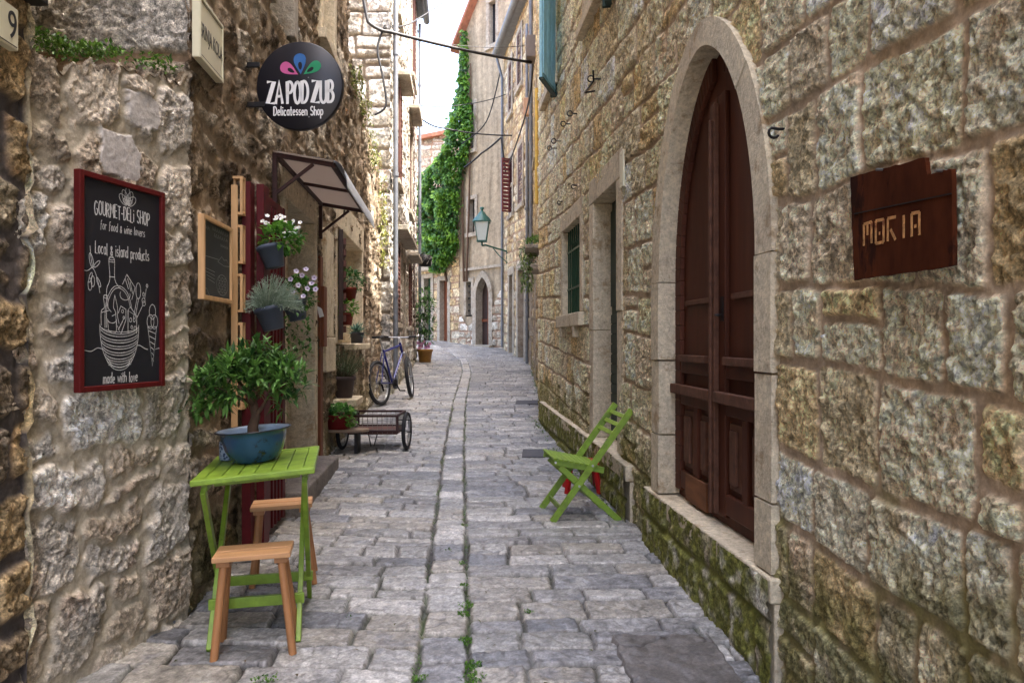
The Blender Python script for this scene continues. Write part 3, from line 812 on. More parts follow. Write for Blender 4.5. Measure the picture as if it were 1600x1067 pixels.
    # ---- upper windows with blue shutters
    for (q0, q1, z0) in ((8.72, 9.44, 4.5), (5.8, 6.7, 4.3)):
        W.surround('window_surround', MAT['dressed'], H, q0, q1, z0, z0+1.5, w=.14, deep=.18, sill=.1)
        m = MB(); W.box(m, q0-.02, q1+.02, z0, z0+1.5, -.2, -.16); wo = m.build('window', MAT['glass'], H)
        m = MB(); W.box(m, (q0+q1)/2-.03, (q0+q1)/2+.03, z0, z0+1.5, -.159, -.13); W.box(m, q0, q1, z0+.9, z0+.95, -.158, -.132); m.build('window_frame', MAT['white'], wo)
    def shutter(q, z0, z1, wd, ang):
        # a leaf swung out from its hinge at q
        hq = W.pt(q, 0, .04); a = math.atan2(W.t.y, W.t.x)+ang
        dv = Vector((math.cos(a), math.sin(a), 0)); tv = Vector((-dv.y, dv.x, 0))
        m = MB()
        def leaf(u0, u1, za, zb, t0, t1): m.hexa([hq+dv*u+Vector((0, 0, z))+tv*t for u in (u0, u1) for z in (za, zb) for t in (t0, t1)])
        leaf(0, wd, z0, z1, 0, .028)
        o = m.build('shutter', MAT['shutterblue'], H)
        m = MB()
        for k in range(3): leaf(.03+k*(wd-.06)/3+.008, .03+(k+1)*(wd-.06)/3-.008, z0+.05, z1-.05, .029, .04)
        m.build('board', MAT['shutterblue'], o)
        m = MB(); leaf(-.02, wd+.002, z0-.02, z0, -.006, .045); leaf(-.03, .012, z0-.02, z1+.01, -.03, .05)
        m.build('edge', MAT['shutteredge'], o)
    shutter(8.62, 4.28, 6.0, .62, rad(158)); shutter(5.72, 4.02, 5.7, .5, rad(164))
    # ---- wall irons
    def hook(q, z, kind=0):
        m = MB(); p = W.pt(q, z, -.02); o = W.pt(q, z, .06)
        if kind == 0:
            m.tube([p, o], .006, 6); c = W.pt(q, z, .085)
            m.tube([c+(Vector((0, 0, 1))*math.sin(a)+W.n*math.cos(a))*.026 for a in [2*math.pi*i/12 for i in range(12)]], .006, 6, closed=True)
        elif kind == 1:
            pts = [p, W.pt(q, z, .03)]+[W.pt(q, z-.014, .045)+(W.n*math.cos(a)+Vector((0, 0, 1))*math.sin(a))*.02 for a in [rad(60-30*i) for i in range(8)]]
            m.tube(pts, .0055, 6)
        else:
            m.tube([W.pt(q, z+.02, -.02), W.pt(q, z, .10), W.pt(q-.42, z-.05, .11), W.pt(q-.46, z+.02, .12)], .008, 6)
        m.build('wall_hook', MAT['iron'], H)
    for px, py in ((939, 124), (904, 178), (893, 194), (877, 221), (870, 232)):
        q = 1.27/((px-800)/1150+.087); hook(q, CAMZ-(py-533.5)/1150*q)
    hook(2.77, 1.4+335/1150*2.74, 1)
    q = 1.27/((932-800)/1150+.087); hook(q, 1.4+388/1150*q, 2)
    for px, py in ((903, 290), (880, 315)):
        q = 1.27/((px-800)/1150+.087); hook(q, CAMZ-(py-533.5)/1150*q, 1)
right_house()

# ================================================================== right side, further houses
def right_far():
    W = R2
    H = thing('stone_house', W.pt(2, gzf(12)), 'narrow pale-stone house just past the first, with ledge slabs over its openings', 'house')
    def pq(px): return .5*1150/(px-800)-10.3+.3
    S = steps(0, 3.7, lambda q: .03); Z = steps(.1, 8.0, lambda z: .03)
    g = gzf(12)
    W.surface('wall', MAT['stone_far'], H, S, Z, 'gold', 41, (.2, .32), (.2, .5), joint=.03, dep=.025, rough=.03, warp=.02, tilt=.04, fscale=.7,
              holes=[(1.0, 1.62, .75, 2.55), (2.3, 3.0, 1.05, 2.5)], moss=.5, mossz=.5, dirt=.2)
    mass(H, [(.9, 10.3), (.9, 14.0), (6, 14.0), (6, 10.3)], 0, 7.9)
    W.surround('window_surround', MAT['dressed_far'], H, 1.05, 1.57, .8, 2.5, w=.14, deep=.25, sill=.12)
    m = MB(); W.box(m, 1.03, 1.59, .78, 2.52, -.28, -.22); m.build('door', MAT['darkwood'], H)
    W.surround('window_surround', MAT['dressed_far'], H, 2.36, 2.94, 1.1, 2.45, w=.13, deep=.2, sill=.12)
    louvres(W, 'shutter', MAT['shutterbrown'], H, 2.37, 2.93, 1.11, 2.44, n=-.03, slats=18)
    for (q0, q1, z, d, t) in ((.1, .62, 2.72, .34, .05), (1.0, 1.75, 2.78, .30, .07), (2.2, 3.1, 2.62, .28, .09)):
        m = MB(); W.box(m, q0, q1, z, z+t, -.2, d); m.build('ledge', MAT['dressed_far'], H, bevel=.01)
    m = MB(); m.tube([W.pt(3.1, 3.9, .06), W.pt(3.1, 6.0, .06)], .045, 10); m.build('drainpipe', MAT['yellowpipe'], H)
    m = MB(); m.tube([W.pt(.2, .5, .03), W.pt(.21, 3, .035), W.pt(.2, 7.8, .03)], .014, 6); m.build('drainpipe', MAT['iron'], H)

    H = thing('stone_house', W.pt(7, gzf(17)), 'pale yellowish stone house in the middle distance on the right, with meter boxes', 'house')
    S = steps(3.7, 10.2, lambda q: .04); Z = steps(.2, 10.4, lambda z: .04)
    W.surface('wall', MAT['stone_far'], H, S, Z, 'gold', 42, (.22, .34), (.22, .55), joint=.03, dep=.02, rough=.025, warp=.02, tilt=.05, fscale=.6,
              holes=[(5.0, 5.8, .8, 3.0), (7.0, 7.7, 1.6, 3.0), (8.4, 9.4, .6, 2.9)], moss=.5, mossz=.4, dirt=.2)
    mass(H, [(.9, 14.0), (.86, 20.5), (6, 20.5), (6, 14.0)], 0, 10.2)
    W.surround('door_surround', MAT['dressed_far'], H, 5.05, 5.75, .6, 2.95, w=.16, deep=.2)
    m = MB(); W.box(m, 5.0, 5.8, .6, 2.97, -.24, -.18); m.build('door', MAT['shutterred'], H)
    W.surround('window_surround', MAT['dressed_far'], H, 7.05, 7.65, 1.65, 2.95, w=.14, deep=.2, sill=.12)
    louvres(W, 'shutter', MAT['shutterbrown'], H, 7.06, 7.64, 1.66, 2.94, n=-.04, slats=18)
    W.surround('door_surround', MAT['dressed_far'], H, 8.45, 9.35, .6, 2.85, w=.18, deep=.3)
    m = MB(); W.box(m, 8.4, 9.4, .6, 2.87, -.34, -.28); m.build('door', MAT['gate_red'], H)
    m = MB(); W.box(m, 6.1, 6.7, 3.25, 3.35, -.1, .2); m.build('ledge', MAT['dressed_far'], H, bevel=.01)
    m = MB(); m.tube([W.pt(9.9, .8, .08), W.pt(9.9, 10.1, .08)], .042, 10)
    for z in (2.5, 5, 7.5): m.tube([W.pt(9.9, z, .08), W.pt(9.9, z+.06, .08)], .07, 10)
    m.build('drainpipe', MAT['zinc'], H)
    m = MB(); m.tube([W.pt(6.6, 3.2, .07), W.pt(6.6, 10.1, .07)], .045, 10); m.build('drainpipe', MAT['zinc'], H)
    for z0 in (5.2, ):
        W.surround('window_surround', MAT['dressed_far'], H, 4.6, 5.4, z0, z0+1.4, w=.14, deep=-.01, sill=.12)
        louvres(W, 'shutter', MAT['shutterbrown'], H, 4.62, 5.38, z0+.02, z0+1.38, n=.0, slats=18)

    W = R3
    H = thing('stone_house', W.pt(2, gzf(23)), 'far beige-stone house on the right with dull red shutters and a wide gutter', 'house')
    S = steps(0, 4.4, lambda q: .04); Z = steps(.6, 11.0, lambda z: .04)
    W.surface('wall', MAT['stone_far'], H, S, Z, 'gold', 43, (.22, .36), (.25, .6), joint=.03, dep=.02, rough=.02, warp=.02, tilt=.06, fscale=.6,
              holes=[(.5, 1.6, .8, 3.6), (2.4, 3.2, .8, 3.6)], dirt=.25)
    mass(H, [(.85, 20.4), (.25, 24.6), (6, 24.6), (6, 20.4)], 0, 10.9)
    W.surround('door_surround', MAT['dressed_far'], H, .55, 1.55, .8, 3.5, w=.22, deep=.3)
    m = MB(); W.box(m, .5, 1.6, .8, 3.52, -.34, -.28); m.build('door', MAT['gate_red'], H)
    W.surround('door_surround', MAT['dressed_far'], H, 2.45, 3.15, .8, 3.5, w=.22, deep=.3)
    m = MB(); W.box(m, 2.4, 3.2, .8, 3.52, -.34, -.28); m.build('door', MAT['darkwood'], H)
    for (q0, q1, z0, z1, mt) in ((.75, 1.45, 5.4, 7.1, 'shutterbrown'), (.95, 1.6, 8.9, 10.5, 'shutterbrown'), (2.6, 3.2, 8.6, 10.2, 'shutterbrown')):
        W.surround('window_surround', MAT['dressed_far'], H, q0, q1, z0, z1, w=.16, deep=-.01, sill=.14, proud=.04)
        louvres(W, 'shutter', MAT[mt], H, q0+.02, q1-.02, z0+.02, z1-.02, n=.0, slats=16)
    # red leaf standing open, square to the wall
    V_ = Wall(W.pt(3.0, 0, .03).x, W.pt(3.0, 0, .03).y, W.n.x-.35*W.t.x, W.n.y-.35*W.t.y, 1)
    if V_.n.y > 0: V_.n = -V_.n
    louvres(V_, 'shutter', MAT['shutterred'], H, 0, .27, 5.5, 7.2, n=0, t=.035, slats=13, frame=.05)
    W.surround('window_surround', MAT['dressed_far'], H, 2.5, 3.0, 5.4, 7.2, w=.16, deep=-.01, sill=.14, proud=.04)
    m = MB(); W.box(m, 2.5, 3.0, 5.42, 7.18, .0, .012); m.build('window', MAT['glass'], H)
    m = MB(); m.tube([W.pt(-.3, 11.0, .3), W.pt(4.3, 11.0, .3)], .11, 10); W.box(m, -.3, 4.3, 10.93, 11.12, -.1, .28); m.build('gutter', MAT['zinc'], H)
    m = MB(); m.tube([W.pt(4.25, 10.9, .26), W.pt(4.25, 10.2, .07), W.pt(4.25, 1.2, .07)], .045, 10); m.build('drainpipe', MAT['zinc'], H)
right_far()

# ================================================================== far end
def far_end():
    W = FW
    H = thing('rendered_house', W.pt(1, gzf(26)), 'grey streaked gable house closing the street, with a pointed stone doorway', 'house')
    ah = arch_hole(.94, .30, 1.0, 3.0, .62)
    S = steps(-.9, 2.02, lambda q: .03); Z = steps(.9, 15.5, lambda z: .035)
    o = W.surface('wall', MAT['stone_far'], H, S, Z, 'grey', 51, (.25, .4), (.3, .6), joint=.03, dep=.02, rough=.02, warp=.02, smear=0, fscale=.5, tone=.5, dirt=.35, bare=lambda s, z: 0*s,
                  mortar=C(156, 142, 120), holes=[ah, (1.42, 1.7, 2.3, 3.6), (.35, .75, 11.6, 13.3), (1.3, 1.62, 8.2, 10.0), (1.25, 1.6, 5.2, 6.6)],
                  top=lambda q: 12.35+(2.02-q)*1.55*1.0)
    ci, co = arch_pts(.94, .36, 1.05, 3.0, .66, 10, W.sc), arch_pts(.94, .56, 1.05, 3.0, .9, 10, W.sc)
    m = MB(); n_ = len(ci)
    for i in range(n_-1):
        m.hexa([W.pt(q, z, n) for (q, z) in (ci[i], ci[i+1], co[i], co[i+1]) for n in (-.3, .06)])
    m.build('arch_surround', MAT['dressed_far'], H)
    m = MB(); m.prism([W.pt(q, z, -.3) for q, z in arch_pts(.94, .38, 1.0, 3.0, .68, 10, W.sc)], W.n*.05); dr = m.build('door', MAT['darkwood'], H)
    m = MB(); W.box(m, .94-.25, .94+.25, 2.1, 2.2, -.25, -.2); W.box(m, .925, .955, 1.1, 3.3, -.25, -.21); m.build('door_rail', MAT['rustwood'], dr)
    m = MB(); W.box(m, .5, 1.4, 1.0, 1.28, -.1, .2); m.build('step', MAT['dressed_far'], H, bevel=.02)
    W.surround('window_surround', MAT['dressed_far'], H, 1.45, 1.67, 2.35, 3.55, w=.14, deep=.2)
    m = MB(); W.box(m, 1.43, 1.69, 2.33, 3.57, -.25, -.19); wn = m.build('window', MAT['glass'], H)
    m = MB()
    for i in range(5): W.box(m, 1.45, 1.67, 2.5+i*.22, 2.54+i*.22, -.1, -.06)
    m.build('bar', MAT['iron'], wn)
    for (q0, q1, z0, z1) in ((.4, .7, 11.7, 13.2), (1.35, 1.57, 8.3, 9.9), (1.3, 1.55, 5.3, 6.5)):
        W.surround('window_surround', MAT['dressed_far'], H, q0, q1, z0, z1, w=.14, deep=.2, sill=.15)
        m = MB(); W.box(m, q0-.02, q1+.02, z0, z1, -.24, -.18); wn = m.build('window', MAT['glass'], H)
        m = MB(); W.box(m, (q0+q1)/2-.02, (q0+q1)/2+.02, z0, z1, -.178, -.14); m.build('window_frame', MAT['white'] if z0 < 11 else MAT['shutterbrown'], wn)
    # bare rubble patch where the render has gone
    p = W.surface('rubble_patch', MAT['stone_far'], H, steps(.05, 2.0, lambda q: .03), steps(1.0, 3.5, lambda z: .03), 'white', 52, (.2, .32), (.25, .5), joint=.035, dep=.03, rough=.03, fscale=.6,
                  holes=[lambda s, z: ~((s < .55) | (s > 1.3)), (1.4, 1.72, 2.25, 3.62)], top=lambda q: np.where(q < .6, 2.9+.25*np.sin(q*9), 2.2+.25*np.sin(q*7)))
    p.data.transform(Matrix.Translation(W.n*.035))
    m = MB(); W.box(m, -.8, 1.9, 3.95, 4.05, 0, .06); m.build('string_course', MAT['dressed_far'], H)
    # body and roof
    e0, e1 = W.pt(-.9, 0, -.35), W.pt(2.0, 0, -.35); b0, b1 = e0-W.n*6, e1-W.n*6
    m = MB(); m.prism([(p_.x, p_.y, .5) for p_ in (e0, e1, b1, b0)], (0, 0, 11.7)); m.build('side_wall', MAT['plaster'], H)
    m = MB()
    for (qa, za, qb, zb) in ((2.14, 12.0, -.9, 16.9),):
        vs = [W.pt(q, z+dz, n) for (q, z) in ((qa, za), (qb, zb)) for dz in (0, .16) for n in (.28, -6)]
        m.hexa(vs)
    m.build('roof', MAT['tile'], H)
    s_ = Wall(W.pt(2.02, 0).x, W.pt(2.02, 0).y, -W.n.x, -W.n.y, 1)
    if s_.n.x > 0: s_.n = -s_.n
    s_.surface('end_wall', MAT['stone_far'], H, steps(0, 5.5, lambda q: .06), steps(.9, 12.3, lambda z: .06), 'white', 55, (.25, .4), (.3, .6), joint=.03, dep=.02, rough=.02, fscale=.5)

    H = thing('stone_house', W.pt(3, gzf(27.5)), 'low sunlit stone house at the bend, its top hidden under the creeper', 'house')
    S = steps(2.0, 6.2, lambda q: .03); Z = steps(.9, 7.6, lambda z: .035)
    W.surface('wall', MAT['stone_far'], H, S, Z, 'gold', 53, (.22, .34), (.25, .55), joint=.03, dep=.02, rough=.025, fscale=.6, dirt=.15,
              holes=[(2.52, 2.95, 1.3, 3.75), (3.35, 3.75, 1.3, 3.9)], rust=.35, top=lambda q: 7.4-.25*np.maximum(q-2.4, 0))
    W.surround('door_surround', MAT['dressed_far'], H, 2.55, 2.92, 1.35, 3.7, w=.17, deep=.2)
    m = MB(); W.box(m, 2.5, 2.97, 1.3, 3.72, -.25, -.19); m.build('door', MAT['rustwood'], H)
    W.surround('door_surround', MAT['dressed_far'], H, 3.38, 3.72, 1.35, 3.85, w=.17, deep=.2)
    m = MB(); W.box(m, 3.3, 3.8, 1.3, 3.87, -.25, -.19); m.build('door', MAT['darkgreen'], H)
    m = MB(); W.box(m, 3.1, 3.98, 4.1, 4.3, -.05, .3); m.build('ledge', MAT['dressed_far'], H, bevel=.03)
    e0, e1 = W.pt(2.05, 0, -.35), W.pt(6.2, 0, -.35); b0, b1 = e0-W.n*1.2, e1-W.n*1.2
    mass(H, [(p_.x, p_.y) for p_ in (e0, e1, b1, b0)], .5, 6.0, roof_rise=.3)

    G = Wall(-1.6, 33, -1, .12, -1)
    if G.n.y > 0: G.n = -G.n
    H = thing('stone_house', G.pt(2, gzf(30)), 'distant whitish stone house with a tiled edge, behind the creeper', 'house')
    G.surface('wall', MAT['stone_far'], H, steps(-1.5, 5, lambda q: .05), steps(1.0, 11.2, lambda z: .05), 'white', 54, (.25, .42), (.3, .6), joint=.03, dep=.025, rough=.03, warp=.05, fscale=.5,
              top=lambda q: 10.9-.16*q)
    m = MB(); vs = [G.pt(q, 10.9-.16*q+dz, n) for q in (-1.5, 5) for dz in (0, .18) for n in (.25, -5)]; m.hexa(vs); m.build('roof', MAT['tile'], H)
    e0, e1 = G.pt(-1.5, 0, -.3), G.pt(5, 0, -.3); b0, b1 = e0-G.n*5, e1-G.n*5
    m = MB(); m.prism([(p_.x, p_.y, .5) for p_ in (e0, e1, b1, b0)], (0, 0, 9.4)); m.build('side_wall', MAT['plaster'], H)
far_end()

# ================================================================== left side
def left_side():
    # nearest corner
    W = LW
    H = thing('stone_house', W.pt(1, 0), 'nearest house on the left edge, brown stones outlined by thick dark mortar', 'house')
    S = np.concatenate([np.arange(-4, 1.6, .08), steps(1.6, 2.58, lambda q: .006)]); Z = np.concatenate([steps(-.2, 3.0, lambda z: .008), np.arange(3.1, 11, .3)])
    W.surface('wall', MAT['stone'], H, S, Z, 'brown', 61, (.16, .3), (.14, .4), joint=.035, dep=.011, rough=.02, warp=.03, wf=3, rr=.04, split=.25, mortar=C(84, 78, 76), rust=.3, tone=.6, dirt=.15, smear=.05)
    mass(H, [(-1.9+.2, -4), (-2.05, 2.5), (-8, 2.5), (-8, -4)], -.4, 10.8)
    e = Wall(W.pt(2.58, 0).x, 2.58, -1, 0, 1)
    if e.n.y < 0: e.n = -e.n
    e.surface('end_wall', MAT['stone'], H, steps(-.02, .6, lambda q: .02), steps(-.2, 10.8, lambda z: .04), 'warm', 62, (.2, .3), (.2, .4), mortar=C(70, 64, 62))
    m = MB(); W.box(m, 2.38, 2.585, 2.575, 2.66, -.1, .07); W.box(m, 2.3, 2.5, 2.66, 2.69, -.1, .09); m.build('bracket', MAT['iron'], H, bevel=.006)
    # rubble buttress
    W = A
    H = thing('rubble_wall', W.pt(.4, 0), 'squat pale rubble wall behind the big red-framed chalkboard', 'wall')
    S = steps(-.12, .86, lambda q: .0055); Z = steps(-.1, 2.72, lambda z: .0065)
    topA = lambda q: 2.40+.23*(q+.0)/.83+.02*np.sin(q*31)+.015*np.sin(q*77)
    W.surface('wall', MAT['stone'], H, S, Z, 'grey', 63, (.2, .36), (.16, .42), joint=.03, dep=.012, rough=.019, warp=.075, wf=3.2, rr=.05, split=.35, mortar=C(162, 152, 134), smear=.42, rust=.15, tone=.6, dirt=.12, top=topA,
              patches=[[(lambda u: ((u*2.6+1.707)/(.226-u), CAMZ-(py-533.5)/1150*(2.6+(u*2.6+1.707)/(.226-u))))((px-800)/1150) for px, py in pg] for pg in (((200, 140), (228, 146), (244, 162), (247, 196), (240, 206), (222, 198), (205, 196), (199, 180)), ((156, 196), (164, 203), (190, 210), (205, 216), (216, 240), (217, 262), (212, 284), (180, 276), (156, 270), (153, 240)))])
    e = Wall(W.pt(.84, 0).x, W.pt(.84, 0).y, -1.0, .12, 1)
    if e.n.y < 0: e.n = -e.n
    # ledge on top
    q = np.linspace(-.12, .86, 60); k = np.linspace(0, 1, 16)
    vs = np.zeros((60, 16, 3))
    for i, qq in enumerate(q):
        p = W.pt(qq, 0); back = Vector((min(p.x-.02, -1.55)-.9*(1-(qq+.12)/.98)-.05, 3.52, 0))
        for j, kk in enumerate(k):
            pp = p.lerp(back, kk); vs[i, j] = (pp.x, pp.y, topA(qq)-.012+.05*kk)
    vs[..., 2] += .02*fbm(vs[..., 0]*9, vs[..., 1]*9, 3, seed=77)
    idx = np.arange(59)[:, None]*16+np.arange(15)[None, :]
    qd = np.stack([idx, idx+1, idx+17, idx+16], -1).reshape(-1, 4)
    cc = np.tile(np.array(C(120, 104, 84)), (960, 1))
    link('ledge', mesh_np('ledge', vs.reshape(-1, 3), qd, cc), MAT['stone'], H)

    # shop house
    H = thing('shop_house', B.pt(6, 0), 'dark weathered house on the left holding the shop doorway and round sign', 'house')
    # end face above the buttress, big squared blocks
    BN.surface('end_wall', MAT['stone'], H, steps(0, 1.5, lambda q: .008), np.concatenate([steps(2.3, 3.2, lambda z: .008), np.arange(3.25, 12, .25)]), 'grey', 64, (.3, .42), (.62, .95), joint=.03, dep=.02, rough=.026,
               warp=.015, mortar=C(128, 106, 84), tone=.5, rust=.15, boundsv=[1.9, 2.45, 2.735, 3.2, 3.6, 4.1, 4.6, 5.2, 6, 7, 8, 9, 10, 11, 12, 13])
    W = B
    tp = lambda q: np.where(q < 9.0, 13.0, 4.98-(q-9)*.17+.06*np.sin(q*5)+.04*np.sin(q*13.7))
    S = np.concatenate([steps(3.455, 13.32, lambda y: max(.0085, .0028*y))])
    Z = np.concatenate([steps(-.1, 3.3, lambda z: .0125), steps(3.32, 6.2, lambda z: .02), np.arange(6.3, 12.2, .2)])
    holes = [(5.45, 6.62, 0, 2.5), (8.0, 10.35, 1.35, 2.72), (7.05, 7.72, 4.3, 6.2), (5.1, 5.75, 3.7, 5.6)]
    W.surface('wall', MAT['stone'], H, S, Z, 'dark', 65, (.22, .4), (.16, .42), joint=.04, dep=.012, rough=.026, warp=.06, wf=2.6, rr=.05, split=.3, mortar=C(138, 122, 102), smear=.6, rust=.2, tone=.8, dirt=.6,
              holes=holes, top=tp, moss=.25, mossz=.5)
    mass(H, [(-1.9-.02, 3.75), (-2.4, 8.95), (-8, 8.95), (-8, 3.75)], -.3, 11.9)
    m = MB(); m.prism([(-2.32, 9.0, -.2), (-2.75, 13.25, -.2), (-8, 13.25, -.2), (-8, 9.0, -.2)], (0, 0, 4.3)); m.build('garden_wall', MAT['plaster'], H)
    e = Wall(W.pt(9.0, 0).x, 9.0, -1, 0, 1)
    if e.n.y < 0: e.n = -e.n
    e.surface('end_wall', MAT['stone_far'], H, steps(0, 4, lambda q: .05), steps(3.5, 12, lambda z: .05), 'grey', 66, (.25, .36), (.3, .6))
    # crown of the low part
    q = np.linspace(9.0, 13.3, 120); k = np.linspace(0, 1, 10); vs = np.zeros((120, 10, 3))
    for i, qq in enumerate(q):
        for j, kk in enumerate(k):
            p = W.pt(qq, 0, -.6*kk); vs[i, j] = (p.x, p.y, float(tp(qq))-.02+.06*math.sin(kk*3.1))
    vs[..., 2] += .04*fbm(vs[..., 0]*6, vs[..., 1]*6, 3, seed=78)
    idx = np.arange(119)[:, None]*10+np.arange(9)[None, :]; qd = np.stack([idx, idx+1, idx+11, idx+10], -1).reshape(-1, 4)
    link('coping', mesh_np('coping', vs.reshape(-1, 3), qd, np.tile(np.array(C(150, 142, 120)), (1200, 1))), MAT['stone_far'], H)
    # doorway
    W.surround('door_surround', MAT['dressed'], H, 5.5, 6.6, .35, 2.46, w=.14, proud=.02, deep=.34, lint=.24)
    m = MB(); W.box(m, 5.46, 6.64, .3, 2.48, -.42, -.33); dr = m.build('shop_door', MAT['darkwood'], H)
    m = MB()
    for i in range(2): W.box(m, 5.56+i*.52, 5.56+i*.52+.44, 1.1, 2.35, -.329, -.32)
    m.build('door_glass', MAT['glass'], dr)
    m = MB(); W.box(m, 6.54, 6.6, .38, 2.45, -.32, -.25); m.build('door_frame', MAT['rustwood'], dr)
    m = MB(); W.box(m, 5.15, 6.85, .1, .34, -.42, .20); m.build('step', MAT['worn_step'], H, bevel=.015)
    # brown strip and pale post beside the doorway
    m = MB(); W.box(m, 6.86, 7.0, .32, 2.2, -.02, .03); W.box(m, 6.88, 7.05, 1.35, 1.92, .03, .06); m.build('timber_post', MAT['rustwood'], H, bevel=.006)
    m = MB(); W.box(m, 7.12, 7.62, 1.45, 2.5, -.1, .035); W.box(m, 7.08, 7.66, 1.1, 1.44, -.1, .05); m.build('stone_jamb', MAT['dressed'], H, bevel=.01)
    # window with one shutter leaf and a wide sill
    W.surround('window_surround', MAT['dressed'], H, 8.05, 10.3, 1.38, 2.66, w=.14, proud=.015, deep=.5, lint=.34)
    m = MB(); W.box(m, 8.0, 10.35, 1.34, 2.7, -.6, -.5); m.build('window', MAT['glass'], H)
    m = MB(); W.box(m, 8.6, 10.3, 1.30, 1.375, -.5, .13); m.build('window_sill', MAT['dressed'], H, bevel=.01)
    m = MB(); m.hexa([Vector((x+dx, y, z)) for (x, y) in ((-1.885, 8.02), (-2.06, 8.72)) for z in (1.42, 2.62) for dx in (0, .045)]); sh = m.build('shutter', MAT['darkwood'], H)
    m = MB()
    for i in range(9):
        z = 1.5+i*.12; m.hexa([Vector((x+dx, y, z+dz)) for (x, y) in ((-1.845, 8.06), (-2.01, 8.68)) for dz in (0, .07) for dx in (0, .03)])
    m.build('slat', MAT['shutterbrown'], sh)
    m = MB(); W.box(m, 7.86, 8.44, .70, .78, -.2, .24); m.build('stone_shelf', MAT['dressed'], H, bevel=.012)
    # upper openings
    W.surround('window_surround', MAT['dressed'], H, 7.1, 7.68, 4.35, 6.1, w=.16, proud=.03, deep=.25, sill=.1)
    m = MB(); W.box(m, 7.05, 7.72, 4.3, 6.15, -.3, -.24); m.build('window', MAT['glass'], H)
    W.surround('window_surround', MAT['dressed_far'], H, 5.15, 5.7, 3.76, 5.5, w=.14, proud=.03, deep=.2)
    m = MB(); W.box(m, 5.1, 5.74, 3.7, 5.55, -.25, -.19); m.build('window', MAT['glass'], H)
    for q, z in ((5.05, 2.95), (6.3, 2.98)):
        m = MB(); m.tube([W.pt(q, z, -.02), W.pt(q, z-.01, .12)], .008, 6); m.build('wall_hook', MAT['iron'], H)

    # second house, jutting out and sunlit
    H = thing('stone_house', L2.pt(17, gzf(17)), 'sunlit whitish stone house on the left with louvred shutters and two drainpipes', 'house')
    L2N.surface('end_wall', MAT['stone_far'], H, steps(0, 3.5, lambda q: .022), steps(.2, 11, lambda z: .022), 'pale', 67, (.36, .62), (.5, .95), joint=.04, dep=.03, rough=.02, warp=.025, mortar=C(110, 100, 88), fscale=.6, dirt=.1)
    W = L2
    S = steps(13.28, 21.4, lambda q: .03); Z = steps(.2, 11, lambda z: .03)
    holes = []
    wins = [(14.6, 15.5, 4.6, 6.5), (18.0, 19.2, 4.6, 6.9), (19.0, 20.3, 8.3, 10.6), (14.8, 15.6, 8.0, 10.2)]
    lows = [(14.0, 15.2, 1.75, 3.35), (15.9, 16.7, .75, 3.2), (17.6, 18.8, 1.75, 3.3)]
    for w4 in wins+lows: holes.append(w4)
    W.surface('wall', MAT['stone_far'], H, S, Z, 'pale', 68, (.22, .36), (.2, .5), joint=.03, dep=.025, rough=.035, warp=.03, mortar=C(166, 156, 140), fscale=.7, tone=.5, dirt=.12, holes=holes, moss=.3, mossz=.4)
    mass(H, [(-2.6, 13.65), (-3.15, 21.4), (-9, 21.4), (-9, 13.65)], 0, 10.9)
    for i, (q0, q1, z0, z1) in enumerate(wins+lows):
        lo_ = i >= len(wins)
        W.surround('window_surround', MAT['dressed_far'], H, q0+.03, q1-.03, z0+.02, z1-.02, w=.12, deep=.25, sill=0 if (lo_ and z0 < 1) else .1)
        m = MB(); W.box(m, q0, q1, z0, z1, -.3, -.23)
        m.build('door' if (lo_ and z0 < 1) else 'window', MAT['darkwood'] if (lo_ and z0 < 1) else MAT['glass'], H)
        qm = (q0+q1)/2
        louvres(W, 'shutter', MAT['shutterbrown'], H, q0+.04, qm-.01, z0+.04, z1-.04, n=-.06 if i % 2 else .04, t=.04, slats=16, frame=.07)
        louvres(W, 'shutter', MAT['shutterbrown'], H, qm+.01, q1-.04, z0+.04, z1-.04, n=-.06, t=.04, slats=16, frame=.07)
    for (q0, q1, z) in ((14.4, 15.7, 6.62), (17.8, 19.4, 7.05), (13.8, 16.9, 3.5), (17.3, 19.1, 3.42)):
        m = MB(); W.box(m, q0, q1, z, z+.09, -.1, .28); m.build('ledge', MAT['dressed_far'], H, bevel=.01)
    for q in (13.38, 21.35):
        m = MB(); m.tube([W.pt(q, gzf(q)+.1, .09), W.pt(q, 10.6, .09)], .045, 10)
        for z in (2.2, 4.4, 6.6, 8.8): m.tube([W.pt(q, z, .09), W.pt(q, z+.07, .09)], .056, 10)
        m.build('drainpipe', MAT['zinc'], H)
    m = MB(); m.tube([W.pt(13.4, 10.75, .28), W.pt(21.5, 10.75, .28)], .1, 10); W.box(m, 13.3, 21.5, 10.82, 10.95, -.2, .34); m.build('gutter', MAT['zinc'], H)
    m = MB(); m.tube([W.pt(19.6, .9, .03), W.pt(19.6, 10.4, .03)], .02, 6); m.build('drainpipe', MAT['rustiron'], H)
left_side()
